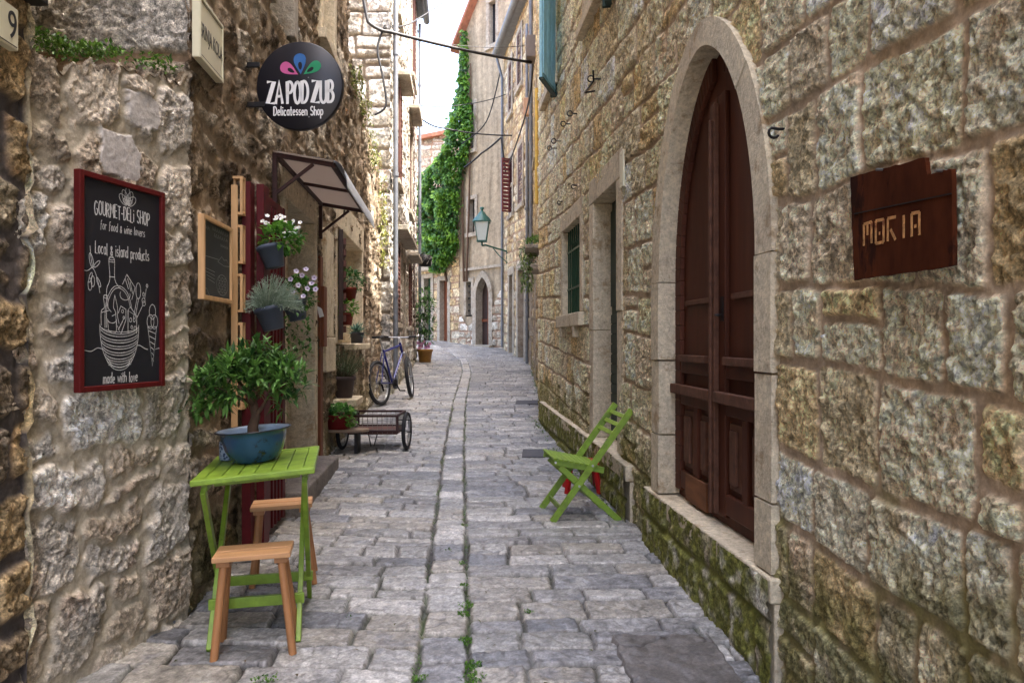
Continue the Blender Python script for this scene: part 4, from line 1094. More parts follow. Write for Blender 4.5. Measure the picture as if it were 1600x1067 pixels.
# ------------------------------------------------------------------ handwriting
def arc(cx, cy, rx, ry, a0, a1, n=9):
    return [(cx+rx*math.cos(rad(a0+(a1-a0)*i/n)), cy+ry*math.sin(rad(a0+(a1-a0)*i/n))) for i in range(n+1)]
GL = {  # (width, strokes); capital height 1, small letters .6
 'Z': (.6, [[(0, 1), (.58, 1), (0, 0), (.6, 0)]]), 'A': (.62, [[(0, 0), (.31, 1), (.62, 0)], [(.1, .32), (.52, .32)]]),
 'P': (.5, [[(0, 0), (0, 1)]+arc(.2, .74, .28, .26, 90, -90)+[(0, .48)]]),
 'O': (.56, [arc(.28, .5, .28, .5, 90, 450, 20)]), 'D': (.54, [[(0, 0), (0, 1)]+arc(.16, .5, .38, .5, 90, -90, 12)+[(0, 0)]]),
 'U': (.52, [[(0, 1), (0, .28)]+arc(.26, .28, .26, .28, 180, 360)+[(.52, 1)]]),
 'B': (.5, [[(0, 0), (0, 1)]+arc(.2, .76, .24, .24, 90, -90)+[(0, .52)], [(.2, .52)]+arc(.2, .26, .3, .26, 90, -90)+[(0, 0)]]),
 'G': (.58, [arc(.29, .5, .29, .5, 50, 300, 14)+[(.56, .18), (.56, .45), (.34, .45)]]),
 'R': (.5, [[(0, 0), (0, 1)]+arc(.18, .74, .28, .26, 90, -90)+[(0, .48)], [(.16, .48), (.5, 0)]]),
 'M': (.66, [[(0, 0), (.06, 1), (.33, .3), (.6, 1), (.66, 0)]]), 'E': (.44, [[(.44, 1), (0, 1), (0, 0), (.44, 0)], [(0, .52), (.36, .52)]]),
 'T': (.52, [[(0, 1), (.52, 1)], [(.26, 1), (.26, 0)]]), 'L': (.42, [[(0, 1), (0, 0), (.42, 0)]]),
 'S': (.48, [arc(.24, .75, .22, .25, 40, 270, 10)+arc(.24, .25, .24, .25, 90, -150, 10)]),
 'H': (.54, [[(0, 0), (0, 1)], [(.54, 0), (.54, 1)], [(0, .5), (.54, .5)]]), '-': (.25, [[(0, .42), (.25, .42)]]),
 'i': (.08, [[(.04, 0), (.04, .6)], [(.04, .82), (.04, .88)]]), 'l': (.12, [[(.03, 1), (.03, .08), (.1, 0)]]),
 'o': (.4, [arc(.2, .3, .2, .3, 90, 450, 14)]), 'c': (.38, [arc(.2, .3, .2, .3, 50, 310, 12)]),
 'a': (.42, [arc(.2, .3, .2, .3, 60, 420, 14), [(.4, .6), (.4, .06), (.44, 0)]]),
 'e': (.4, [[(.02, .32), (.39, .34)]+arc(.2, .3, .2, .3, 10, 310, 12)]),
 't': (.3, [[(.13, .95), (.13, .1), (.2, 0), (.28, .04)], [(0, .62), (.28, .62)]]),
 's': (.34, [arc(.17, .45, .15, .15, 40, 270, 8)+arc(.17, .15, .17, .15, 90, -150, 8)]),
 'n': (.4, [[(0, 0), (0, .6)], [(0, .4)]+arc(.2, .38, .2, .22, 170, 0)+[(.4, 0)]]),
 'h': (.4, [[(0, 0), (0, 1)], [(0, .4)]+arc(.2, .38, .2, .22, 170, 0)+[(.4, 0)]]),
 'p': (.42, [[(0, -.38), (0, .6)], arc(.21, .3, .21, .3, 180, -180, 14)]),
 'd': (.42, [arc(.2, .3, .2, .3, 0, 360, 14), [(.41, 1), (.41, 0)]]),
 'f': (.34, [arc(.22, .82, .12, .16, 60, 180, 6)+[(.1, -.1)], [(0, .58), (.3, .58)]]),
 'r': (.32, [[(0, 0), (0, .6)], [(0, .38)]+arc(.17, .38, .17, .21, 160, 40)]),
 'w': (.54, [[(0, .6), (.13, 0), (.27, .5), (.41, 0), (.54, .6)]]), 'v': (.4, [[(0, .6), (.2, 0), (.4, .6)]]),
 'm': (.62, [[(0, 0), (0, .6)], [(0, .4)]+arc(.155, .4, .155, .2, 170, 0)+[(.31, 0)], [(.31, .4)]+arc(.465, .4, .155, .2, 170, 0)+[(.62, 0)]]),
 'u': (.4, [[(0, .6), (0, .2)]+arc(.2, .2, .2, .2, 180, 360)+[(.4, .6), (.4, 0)]]),
 '&': (.42, [[(.42, 0), (.1, .5)]+arc(.2, .62, .12, .13, 200, -30)+[(.06, .25)]+arc(.17, .15, .14, .15, 150, 320)+[(.42, .32)]]),
 ' ': (.3, []),
}
def strokes_of(txt, h, x0=0, y0=0, sx=1.0, gap=.16, jit=0.0, slant=0.0, align='c', rise=0.0):
    w = sum((GL[ch][0]+gap)*h*sx for ch in txt)-gap*h*sx
    x = x0-(w/2 if align == 'c' else 0); out = []; r = random.Random(len(txt)*7+ord(txt[0]))
    for ch in txt:
        gw, st = GL[ch]; dy = r.uniform(-jit, jit)*h
        for s in st: out.append([(x+(px+slant*py)*h*sx, y0+py*h+dy+rise*(x-x0)) for px, py in s])
        x += (gw+gap)*h*sx
    return out
def ribbons(mb, strokes, M, w, t=.0012):
    """flat painted strokes standing t proud of the board"""
    for s in strokes:
        s = [p for i, p in enumerate(s) if i == 0 or math.hypot(p[0]-s[i-1][0], p[1]-s[i-1][1]) > 1e-6]
        if len(s) < 2: continue
        L = []; n = len(s)
        for i, (x, y) in enumerate(s):
            a = s[max(i-1, 0)]; b = s[min(i+1, n-1)]
            dx, dy = b[0]-a[0], b[1]-a[1]; l = math.hypot(dx, dy) or 1
            k = 1.0
            if 0 < i < n-1:
                d1 = (x-a[0], y-a[1]); d2 = (b[0]-x, b[1]-y)
                c = (d1[0]*d2[0]+d1[1]*d2[1])/((math.hypot(*d1)*math.hypot(*d2)) or 1)
                k = min(1.8, 1/max(.3, math.sqrt(max(0, (1+c)/2))))
            nx, ny = -dy/l*w/2*k, dx/l*w/2*k
            ex, ey = (-dx/l*w*.3, -dy/l*w*.3) if i == 0 else ((dx/l*w*.3, dy/l*w*.3) if i == n-1 else (0, 0))
            L.append(((x+nx+ex, y+ny+ey), (x-nx+ex, y-ny+ey)))
        vs = [M @ Vector((p[0], p[1], t)) for pr in L for p in pr]
        mb.add(vs, [(2*i, 2*i+1, 2*i+3, 2*i+2) for i in range(n-1)])
def blob(mb, pts, M, t): mb.add([M @ Vector((x, y, t)) for x, y in pts], [tuple(range(len(pts)))])

# ------------------------------------------------------------------ leaves
def leaf_quad(mb, p, d, up, L, w, col, fold=.25):
    """one pointed leaf from p along d"""
    d = d.normalized(); s = d.cross(up)
    if s.length < .02: s = d.cross(Vector((1, 0, .3)))
    s.normalize(); u = s.cross(d)
    mb.cur = col
    mb.add([p, p+d*L*.5+s*w*.5+u*w*fold, p+d*L-u*L*.12, p+d*L*.5-s*w*.5+u*w*fold, p+d*L*.5], [(0, 1, 4), (1, 2, 4), (2, 3, 4), (3, 0, 4)])
def rv(r): 
    while True:
        v = Vector((r.uniform(-1, 1), r.uniform(-1, 1), r.uniform(-1, 1)))
        if .05 < v.length < 1: return v.normalized()
def mixc(a, b, t, k=1.0): return tuple((a[i]+(b[i]-a[i])*t)*k for i in range(3))
def bush(mb, c, rx, ry, rz, n, L, w, c0, c1, r, droop=0.0, rosette=1, hollow=.35, upbias=.4):
    for _ in range(n):
        v = rv(r); k = hollow+(1-hollow)*r.random()**.5
        p = Vector((c[0]+v.x*rx*k, c[1]+v.y*ry*k, c[2]+v.z*rz*k))
        ax = (v+Vector((0, 0, upbias))).normalized(); t = r.random()
        for j in range(rosette):
            d = (ax*(.5 if rosette > 1 else 1)+rv(r)*.75+Vector((0, 0, -droop))).normalized()
            leaf_quad(mb, p, d, Vector((0, 0, 1)), L*r.uniform(.65, 1.2), w*r.uniform(.7, 1.2), mixc(c0, c1, min(1, max(0, t+r.uniform(-.25, .25))), r.uniform(.8, 1.15)))
LG0, LG1 = C(36, 66, 26), C(98, 140, 58)

# ------------------------------------------------------------------ round sign
def round_sign():
    Y = 4.42; c = at(469.5, 136, Y); rr_ = 68.5/F_PX*Y
    o = thing('shop_sign', c, 'round black hanging sign reading ZA POD ZUB Delicatessen Shop', 'sign')
    M = Matrix.Translation(c) @ Matrix.Rotation(rad(90), 4, 'X')
    M = Matrix.Translation(c) @ Matrix.Rotation(rad(-4), 4, 'Z') @ Matrix.Rotation(rad(90), 4, 'X')
    mb = MB(); prof = [(0, -.02), (rr_-.004, -.02), (rr_, -.016), (rr_, 0.016), (rr_-.004, .02), (0, .02)]
    mb.lathe(prof, n=72, M=M); d = mb.build('disc', MAT['signblack'], o)
    k = Y/F_PX
    def P(px, py): return ((px-469.5)*k, -(py-136)*k)
    for wd_, px_ in (('ZA', 431), ('POD', 467), ('ZUB', 507)):
        mb = MB(); x, y = P(px_, 163); ribbons(mb, strokes_of(wd_, 33*k, x, y, sx=.52, gap=.15, jit=.02), M, 4.3*k, .0212); mb.build('lettering', MAT['white'], d)
    mb = MB(); x, y = P(468, 182); ribbons(mb, strokes_of('Delicatessen Shop', 13.5*k, x, y, sx=.62, gap=.2, rise=-.015, jit=.03), M, 1.7*k, .0212)
    mb.build('lettering', MAT['white'], d)
    def petal(px, py, ang, L, w, mat):
        x, y = P(px, py); a = rad(ang); pts = []
        for i in range(24):
            t = 2*math.pi*i/24; u = (1-math.cos(t))/2; v = math.sin(t)*w*(u**.75)
            pts.append((x+(u*L*math.cos(a)-v*math.sin(a))*k, y+(u*L*math.sin(a)+v*math.cos(a))*k))
        mb = MB(); blob(mb, pts, M, .0212); p = mb.build('petal', mat, d)
        pts = []
        for i in range(16):
            t = 2*math.pi*i/16; u = .22+.38*(1-math.cos(t))/2; v = math.sin(t)*w*.38*(u**.6)
            pts.append((x+(u*L*math.cos(a)-v*math.sin(a))*k, y+(u*L*math.sin(a)+v*math.cos(a))*k))
        mb = MB(); blob(mb, pts, M, .0222); mb.build('petal', MAT['signblack'], d)
    petal(472, 119, 94, 33, 14, MAT['blue']); petal(468, 119, 150, 32, 13, MAT['pink']); petal(476, 119, 33, 32, 12, MAT['green'])
    for py in (102, 164):
        a = at(398 if py < 130 else 406, py, Y); b = at(383, py, 4.55)
        wq = Vector((B.x0+B.dx*Y-.03, Y, a.z))
        mb = MB(); mb.bar(a+Vector((.03, 0, 0)), wq, .02, .03); mb.bar(wq+Vector((.03, 0, 0)), wq+Vector((.0, 0, 0)), .06, .05); mb.build('bracket', MAT['iron'], o, bevel=.003)
    for (px, py) in ((484, 124), (485, 185)):
        x, y = P(px, py); mb = MB(); mb.disc(M @ Vector((x, y, .0214)), M.to_3x3() @ Vector((0, 0, 1)), .004); mb.build('screw', MAT['steel'], d)
round_sign()

# ------------------------------------------------------------------ boards and plates on the walls
def framed(name, W, q0, q1, z0, z1, fr, mf, mp, label, cat, n0=.03, t=.03):
    o = thing(name, W.pt((q0+q1)/2, z0, n0), label, cat)
    mb = MB(); f = fr/W.sc
    W.box(mb, q0, q0+f, z0, z1, n0, n0+t); W.box(mb, q1-f, q1, z0, z1, n0, n0+t)
    W.box(mb, q0+f, q1-f, z0, z0+fr, n0, n0+t-.001); W.box(mb, q0+f, q1-f, z1-fr, z1, n0, n0+t-.001)
    mb.build('frame', mf, o, bevel=.003)
    mb = MB(); W.box(mb, q0+f*.6, q1-f*.6, z0+fr*.6, z1-fr*.6, n0+.001, n0+t*.55); p = mb.build('board', mp, o)
    M = W.frame((q0+q1)/2, z0, n0+t*.55)
    return o, p, M
def chalkboard():
    W = A
    q0 = .15; q1 = .605; z0, z1 = 1.208, 2.043
    o, p, M = framed('chalkboard', W, q0, q1, z0, z1, .022, MAT['redframe'], MAT['blackboard'], 'large red-framed chalkboard with white GOURMET-DELi SHOP lettering and a drawn basket', 'chalkboard', n0=.04)
    w = (q1-q0)*W.sc; h = z1-z0
    def U(u, v): return ((u-.5)*w, v*h)             # share of the board, from its lower left
    # zoomed drawing: 0..747 across, 0..1067 down for the lower part
    for txt, u, v, s, sx, wd, sl, ri in (('GOURMET-DELi SHOP', .5, .815, .052, .52, .0046, 0, 0), ('for food & wine lovers', .5, .752, .034, .60, .0026, .12, 0), ('Local & island products', .5, .635, .046, .52, .0036, 0, 0), ('made with love', .47, .034, .040, .60, .0038, .05, 0)):
        mb = MB(); x, y = U(u, v); ribbons(mb, strokes_of(txt, s, x, y, sx=sx, gap=.2, jit=.05, slant=sl), M, wd); mb.build('lettering', MAT['chalk'], p)
    d = []
    def E(u, v, ru, rv_, a0=0, a1=360, n=16): return [((u-.5+ru*math.cos(rad(a0+(a1-a0)*i/n)))*w, (v+up+rv_*math.sin(rad(a0+(a1-a0)*i/n)))*h) for i in range(n+1)]
    def Ln(*pp): return [U(q[0], q[1]+up) for q in pp]
    up = .035
    def S_(pp, n=4):                                 # smooth line
        out = []
        for i in range(len(pp)-1):
            p0, p1, p2, p3 = pp[max(i-1, 0)], pp[i], pp[i+1], pp[min(i+2, len(pp)-1)]
            for k in range(n):
                t = k/n; out.append(tuple(.5*((2*p1[j])+(-p0[j]+p2[j])*t+(2*p0[j]-5*p1[j]+4*p2[j]-p3[j])*t*t+(-p0[j]+3*p1[j]-3*p2[j]+p3[j])*t**3) for j in (0, 1)))
        out.append(pp[-1]); return [U(q[0], q[1]+up) for q in out]
    # fan emblem of five loops
    for a in (30, 60, 90, 120, 150):
        L_ = .085 if a == 90 else .075
        cx, cy = .55, .895
        for sc_ in (1, .55):
            pts = []
            for i in range(15):
                t = 2*math.pi*i/14; uu = (1-math.cos(t))/2*L_*sc_; vv = math.sin(t)*.02*sc_
                pts.append((cx+(uu*math.cos(rad(a))-vv*math.sin(rad(a)))*1.5, cy+(uu*math.sin(rad(a))+vv*math.cos(rad(a)))))
            d.append([U(*q) for q in pts])
    def flush(nm):
        mb = MB(); ribbons(mb, d, M, .0026); mb.build(nm, MAT['chalk'], p); d.clear()
    flush('drawn_emblem')
    # basket
    bx = .46
    for i, (v, rw) in enumerate(((.275, .225), (.245, .225), (.215, .215), (.185, .2), (.155, .18), (.13, .15), (.115, .125))):
        d.append(E(bx, v, rw, .045, 200, 340)); d.append(E(bx, v-.012, rw*.99, .045, 195, 345))
    d.append(S_([(.235, .275), (.24, .22), (.27, .15), (.33, .09)])); d.append(S_([(.685, .275), (.68, .22), (.65, .15), (.59, .09)]))
    d.append(E(bx, .27, .225, .03, 180, 360)); d.append(S_([(.33, .085), (.46, .07), (.59, .085)]))
    d.append(S_([(.29, .26), (.30, .37), (.37, .445), (.46, .46), (.55, .43), (.60, .36)])); d.append(S_([(.305, .26), (.315, .365), (.38, .435), (.46, .45), (.54, .42), (.585, .36)]))
    # tall bottle, small bottle
    d += [S_([(.31, .36), (.31, .44), (.345, .49), (.335, .585), (.395, .585), (.40, .49), (.46, .45)]), Ln((.335, .57), (.395, .57)), Ln((.34, .50), (.40, .50)), E(.365, .585, .03, .006)]
    d += [S_([(.25, .27), (.25, .335), (.285, .355), (.275, .405), (.32, .405), (.325, .355), (.36, .335)]), Ln((.255, .33), (.33, .34)), E(.298, .405, .022, .008)]
    # knife, fork, sausage, cheese, spoon, jar
    d += [Ln((.49, .47), (.54, .52), (.64, .46), (.60, .40)), Ln((.52, .50), (.56, .45)), Ln((.55, .50), (.59, .44)), Ln((.58, .485), (.61, .43)), E(.52, .42, .06, .025, 150, 380)]
    d += [E(.68, .445, .03, .04), Ln((.665, .41), (.62, .31)), Ln((.685, .41), (.64, .31)), Ln((.66, .31), (.74, .38)), E(.75, .385, .02, .012), E(.745, .40, .02, .012), Ln((.76, .41), (.78, .46)), E(.79, .475, .01, .008), E(.745, .43, .01, .01)]
    d += [S_([(.40, .415), (.385, .36), (.41, .33), (.42, .25)]), S_([(.40, .415), (.43, .36), (.43, .32), (.45, .28)])]
    d += [Ln((.43, .27), (.47, .23), (.53, .30), (.53, .35), (.47, .365), (.44, .33)), E(.49, .34, .012, .008), E(.505, .31, .01, .007)]
    d += [Ln((.555, .235), (.555, .345), (.66, .32), (.66, .235)), E(.585, .30, .014, .01), E(.63, .30, .012, .009), E(.60, .265, .01, .008), E(.64, .26, .014, .01), Ln((.555, .345), (.58, .365), (.66, .32))]
    d += [E(.37, .30, .05, .018, 180, 360), S_([(.32, .30), (.33, .25), (.36, .24)]), S_([(.42, .30), (.42, .25), (.40, .235)]), Ln((.37, .315), (.41, .325)), Ln((.44, .25), (.49, .29)), Ln((.45, .26), (.51, .31))]
    flush('drawn_basket')
    # ice cream
    d += [E(.86, .345, .042, .038), E(.835, .295, .045, .036), E(.885, .295, .045, .036), Ln((.80, .27), (.86, .07), (.915, .27)), Ln((.80, .27), (.915, .27))]
    for i in range(6): d.append(Ln((.81+.01*i, .25-.028*i), (.90-.006*i, .235-.028*i)))
    flush('drawn_ice_cream')
    # olive sprig
    d += [S_([(.04, .52), (.10, .515), (.16, .53), (.21, .48), (.235, .42)]), S_([(.16, .53), (.14, .58), (.13, .63)])]
    def lf(u, v, a, L_):
        a = rad(a); pts = []
        for i in range(11):
            t = 2*math.pi*i/10; uu = (1-math.cos(t))/2*L_; vv = math.sin(t)*L_*.16; pts.append((u+(uu*math.cos(a)-vv*math.sin(a))*1.7, v+uu*math.sin(a)+vv*math.cos(a)))
        return [U(q[0], q[1]+up) for q in pts]
    d += [lf(.16, .53, 105, .07), lf(.17, .535, 40, .05), lf(.20, .49, -60, .05), lf(.15, .51, -110, .05)]
    d += [E(.13, .455, .02, .028), E(.16, .47, .018, .025)]
    flush('drawn_sprig')
    # wavy line
    d += [S_([(.02, .145), (.07, .155), (.14, .15), (.21, .165), (.26, .16)]), S_([(.66, .175), (.70, .175), (.76, .16), (.80, .155)]), S_([(.90, .155), (.94, .16), (.97, .155)])]
    flush('drawn_line')
chalkboard()
def small_board():
    W = B; q0, q1, z0, z1 = 3.47, 3.94, 1.60, 2.005
    o, p, M = framed('chalkboard', W, q0, q1, z0, z1, .022, MAT['pine'], MAT['slate'], 'small pale-wood chalkboard with faint sketches on the dark wall', 'chalkboard', n0=.04)
    w = (q1-q0)*W.sc; h = z1-z0; d = []
    X = lambda u, v: ((u-.5)*w, v*h)
    for row, (v, n, u0, s) in enumerate(((.86, 8, .35, .05), (.79, 7, .4, .045), (.70, 4, .62, .04), (.84, 2, .12, .05))):
        r = random.Random(row+3)
        for i in range(n):
            u = u0+i*.07; d.append([X(u, v), X(u+.01, v+s), X(u+.03, v+s*.3), X(u+.045, v+s*.8*r.random()), X(u+.05, v)])
    d.append([X(.06, .52), X(.55, .53)]); d.append([X(.52, .50), X(.66, .58), X(.74, .545), X(.84, .56), X(.96, .49), X(.75, .47), X(.52, .50)])
    d.append([((.68-.5+.2*math.cos(a))*w, (.22+.13*math.sin(a))*h) for a in [2*math.pi*i/20 for i in range(21)]])
    for i in range(4): d.append([X(.10+.03*i, .38-.04*i), X(.42, .36-.045*i)])
    for i in range(3):
        for j in range(3): d.append([((.58+.1*i-.5+.035*math.cos(a))*w, (.15+.07*j+.025*math.sin(a))*h) for a in [2*math.pi*k/8 for k in range(9)]])
    d.append([X(.05, .12), X(.15, .14), X(.25, .06), X(.33, .03)])
    mb = MB(); ribbons(mb, d, M, .0022); mb.build('chalk_drawing', MAT['chalkdim'], p)
small_board()
def plates():
    # street name
    W = B; q0, q1, z0, z1 = 3.45, 3.805, 2.735, 3.03
    o = thing('street_sign', W.pt(3.7, z0, .03), 'cream enamel street name plate with dark capitals on the shop corner', 'sign')
    mb = MB(); W.box(mb, q0, q1, z0, z1, .02, .055); p = mb.build('plate', MAT['cream'], o, bevel=.004)
    mb = MB(); f = .014
    for (a, b, c, e) in ((q0, q1, z0, z0+f), (q0, q1, z1-f, z1), (q0, q0+f, z0+f, z1-f), (q1-f, q1, z0+f, z1-f)): W.box(mb, a, b, c, e, .0555, .06)
    mb.build('rim', MAT['cream'], p)
    mb = MB(); g = .02; t = .003
    for (a, b, c, e) in ((q0+g, q1-g, z0+g, z0+g+t), (q0+g, q1-g, z1-g-t, z1-g)): W.box(mb, a, b, c, e, .0555, .0562)
    mb.build('line', MAT['ink'], p)
    me = mesh_text('SRINJA KOLA', .10, W.frame((q0+q1)/2, (z0+z1)/2-.01, .0565), .0005, sx=.56)
    link('lettering', me, MAT['ink'], p)
    # house number
    W = LW; q0, q1, z0, z1 = 2.22, 2.445, 2.362, 2.50
    o = thing('house_number_sign', W.pt(2.4, z0, .03), 'cream enamel plate with a black number 9', 'sign')
    mb = MB(); W.box(mb, q0, q1, z0, z1, .02, .05); p = mb.build('plate', MAT['cream'], o, bevel=.004)
    mb = MB(); W.box(mb, q0+.01, q1-.01, z0+.008, z0+.011, .0505, .0512); mb.build('line', MAT['ink'], p)
    link('lettering', mesh_text('9', .13, W.frame(2.41, (z0+z1)/2, .0515), .0005, sx=.8), MAT['ink'], p)
    # rusty plaque
    W = R
    def S_(px): return 1.213/((px-800)/1150+.087)
    def zz(py, s): return CAMZ-(py-533.5)/1150*s
    pts = [(1333, 438), (1327, 278), (1443, 247), (1447, 274), (1485, 264), (1487, 416)]
    o = thing('plaque', W.pt(S_(1400), 1.5, .03), 'rusty brown metal plaque with a notched top corner reading MORIA', 'sign')
    W3 = [W.pt(S_(px), zz(py, S_(px)), .045) for px, py in pts]
    r = random.Random(4); out = []
    for i in range(len(W3)):
        a, b = W3[i], W3[(i+1) % len(W3)]; k = 14
        for j in range(k): out.append(a.lerp(b, j/k)+Vector((0, 0, r.uniform(-1, 1)*.0018))+W.t*r.uniform(-1, 1)*.0015)
    mb = MB(); mb.prism(out, W.n*.012); p = mb.build('plate', MAT['rust'], o)
    sA, sB = S_(1333), S_(1486)
    zl = lambda s, pa, pb: zz(pa, sA)+(zz(pb, sB)-zz(pa, sA))*(s-sA)/(sB-sA)
    mb = MB(); mb.bar(W.pt(sA-.002, zl(sA, 335, 303), .0575), W.pt(sB+.002, zl(sB, 335, 303), .0575), .004, .003); mb.build('seam', MAT['iron'], p)
    mb = MB()
    for (px, py) in ((1377, 266), (1470, 268)): mb.tube([W.pt(S_(px), zz(py, S_(px)), .02), W.pt(S_(px), zz(py, S_(px)), .075)], .004, 6)
    mb.build('nail', MAT['steel'], p)
    # letters: bars along a baseline that runs with the plaque
    a0, b0 = (1347, 385), (1347, 350); a1, b1 = (1440, 367), (1440, 331)
    def LP(u, v):
        px = a0[0]+(a1[0]-a0[0])*u; yb = a0[1]+(a1[1]-a0[1])*u; yt = b0[1]+(b1[1]-b0[1])*u; py = yb+(yt-yb)*v
        s = S_(px); return W.pt(s, zz(py, s), .058)
    w5 = .2; L_ = []
    def add(k, *st):
        for s in st: L_.append([(k*w5+.02+x*(w5-.065), y) for x, y in s])
    add(0, [(0, 0), (0, .95), (.95, 1)], [(.45, .98), (.45, .45)], [(.95, 1), (.95, .05)])
    add(1, [(0, 0), (0, 1), (.95, 1), (.95, 0), (0, 0)], [(.4, .42), (.55, .42)])
    add(2, [(0, 0), (0, 1), (1.0, 1)], [(.35, .5), (.95, 0)])
    add(3, [(.5, 0), (.5, 1)])
    add(4, [(0, 0), (0, 1), (.95, 1), (.95, 0)], [(.45, .5), (.45, .35)])
    mb = MB(); zero = Matrix.Identity(4)
    for st in L_:
        for a, b in zip(st[:-1], st[1:]): mb.bar(LP(*a), LP(*b), .0085, .001, up=W.n)
    mb.build('lettering', MAT['rustletter'], p)
    # little white plate over the green doorway
    q = S_(964); z = zz(265, q)
    o = thing('name_plate', W.pt(q, z, .03), 'small white plate fixed above the green doorway', 'sign')
    mb = MB(); W.box(mb, q-.05, q+.05, z-.13, z+.13, .01, .028); p = mb.build('plate', MAT['cream'], o, bevel=.004)
    mb = MB()
    for dz in (-.1, .1): mb.disc(W.pt(q, z+dz, .0285), W.n, .006)
    mb.build('screw', MAT['iron'], p)
plates()

# ------------------------------------------------------------------ slatted gate, rack, canopy
def gate_and_rack():
    W = B; q0, q1 = 4.17, 5.06
    o = thing('gate', W.pt(4.6, gzf(4.6)+.05, .1), 'dark red slatted gate leaf folded back beside the shop doorway', 'gate')
    zt = 2.31; zb = .2
    mb = MB(); W.box(mb, q0, q0+.09, zb, zt, .05, .10); p0 = mb.build('post', MAT['gate_red'], o, bevel=.004)
    mb = MB(); W.box(mb, q0+.12, q0+.25, zb, zt+.01, .10, .145); mb.build('post', MAT['gate_red'], o, bevel=.004)
    mb = MB(); W.box(mb, q1-.05, q1, zb, zt, .06, .10); mb.build('post', MAT['gate_red'], o, bevel=.004)
    for z in (zt-.05, 1.35, zb+.05):
        mb = MB(); W.box(mb, q0+.25, q1-.05, z, z+.05, .065, .095); mb.build('rail', MAT['gate_red'], o, bevel=.004)
    for i in range(6):
        q = q0+.30+i*.092; mb = MB(); W.box(mb, q, q+.035, zb+.02, zt-.06, .096, .11); mb.build('slat', MAT['gate_red'], o)
    W_ = B; q = 4.10
    o = thing('rack', W.pt(q, 1.0, .03), 'narrow pale-wood rack of open boxes standing off the dark wall', 'rack')
    mb = MB(); W.box(mb, q-.012, q+.0, .9, 2.27, .015, .05); mb.build('upright', MAT['pine'], o, bevel=.002)
    for k in range(5):
        z = 1.02+k*.272; mb = MB()
        W.box(mb, q+.001, q+.06, z, z+.014, .02, .075); W.box(mb, q+.001, q+.06, z+.20, z+.214, .02, .075)
        W.box(mb, q+.001, q+.012, z+.014, z+.2, .06, .075); W.box(mb, q+.048, q+.06, z+.014, z+.2, .06, .075); W.box(mb, q+.02, q+.04, z+.014, z+.2, .02, .03)
        mb.build('box', MAT['pine'], o)
gate_and_rack()
def canopy():
    W = B; q0, q1 = 5.08, 6.9; zt = 2.70; out = .42; dr = .06
    o = thing('canopy', W.pt(6, zt, .1), 'small brown-framed door canopy with milky panel and curved pale front edge', 'canopy')
    mb = MB()
    for q in (q0, q1):
        W.box(mb, q-.015, q+.015, zt-.34, zt, .01, .04)
        mb.bar(W.pt(q, zt-.015, .04), W.pt(q, zt-dr-.015, out), .03, .03); mb.bar(W.pt(q, zt-.28, .03), W.pt(q, zt-dr*.7-.03, out*.68), .022, .022)
    qm = (q0+q1)/2; mb.bar(W.pt(qm, zt-.015, .04), W.pt(qm, zt-dr-.015, out), .024, .024)
    mb.bar(W.pt(q0, zt-.015, .03), W.pt(q1, zt-.015, .03), .03, .03); mb.bar(W.pt(q0, zt-dr-.015, out), W.pt(q1, zt-dr-.015, out), .03, .03)
    mb.build('frame', MAT['rustiron'], o, bevel=.002)
    mb = MB(); mb.hexa([W.pt(q, z+dz, n) for q in (q0-.03, q1+.03) for (z, n) in ((zt+.004, .02), (zt-dr+.004, out)) for dz in (0, .008)]); mb.build('panel', MAT['panel'], o)
    pr = [(out, -dr+.006), (out+.03, -dr-.004), (out+.055, -dr-.025), (out+.075, -dr-.06), (out+.09, -dr-.11), (out+.10, -dr-.18)]
    mb = MB(); n_ = len(pr); vs = []
    for q in (q0-.03, q1+.02):
        for (n, z) in pr: vs += [W.pt(q, zt+z, n), W.pt(q, zt+z+.006, n+.004)]
    fs = []
    for i in range(n_-1):
        for e in (0, 1): fs.append((2*i+e, 2*i+2+e, 2*n_+2*i+2+e, 2*n_+2*i+e))
    mb.add(vs, fs, True); mb.build('valance', MAT['valance'], o)
canopy()

# ------------------------------------------------------------------ pots and plants
def pot_prof(r0, r1, h, rim=.0): return [(0, 0), (r0, 0), (r1*.98, h*.82), (r1*(1.06 if rim else 1), h*.82), (r1*(1.08 if rim else 1.02), h), (r1*.93, h), (r1*.9, h*.9), (0, h*.9)]
def pot(name, loc, r0, r1, h, mat, label, cat='potted plant', group=None, M=None, rim=1):
    T = Matrix.Translation(loc) @ (M or Matrix.Identity(4))
    o = thing(name, loc, label, cat, group)
    mb = MB(); mb.lathe(pot_prof(r0, r1, h, rim), M=T, n=24); mb.build('pot', mat, o)
    mb = MB(); mb.add([T @ Vector((r1*.91*math.cos(a), r1*.91*math.sin(a), h*.905)) for a in [2*math.pi*i/20 for i in range(20)]], [tuple(range(20))]); mb.build('soil', MAT['soil'], o)
    return o, T @ Vector((0, 0, h*.9))
def foliage(o, mb, name='foliage', mat='leaf'): return mb.build(name, MAT[mat], o, recalc=False)
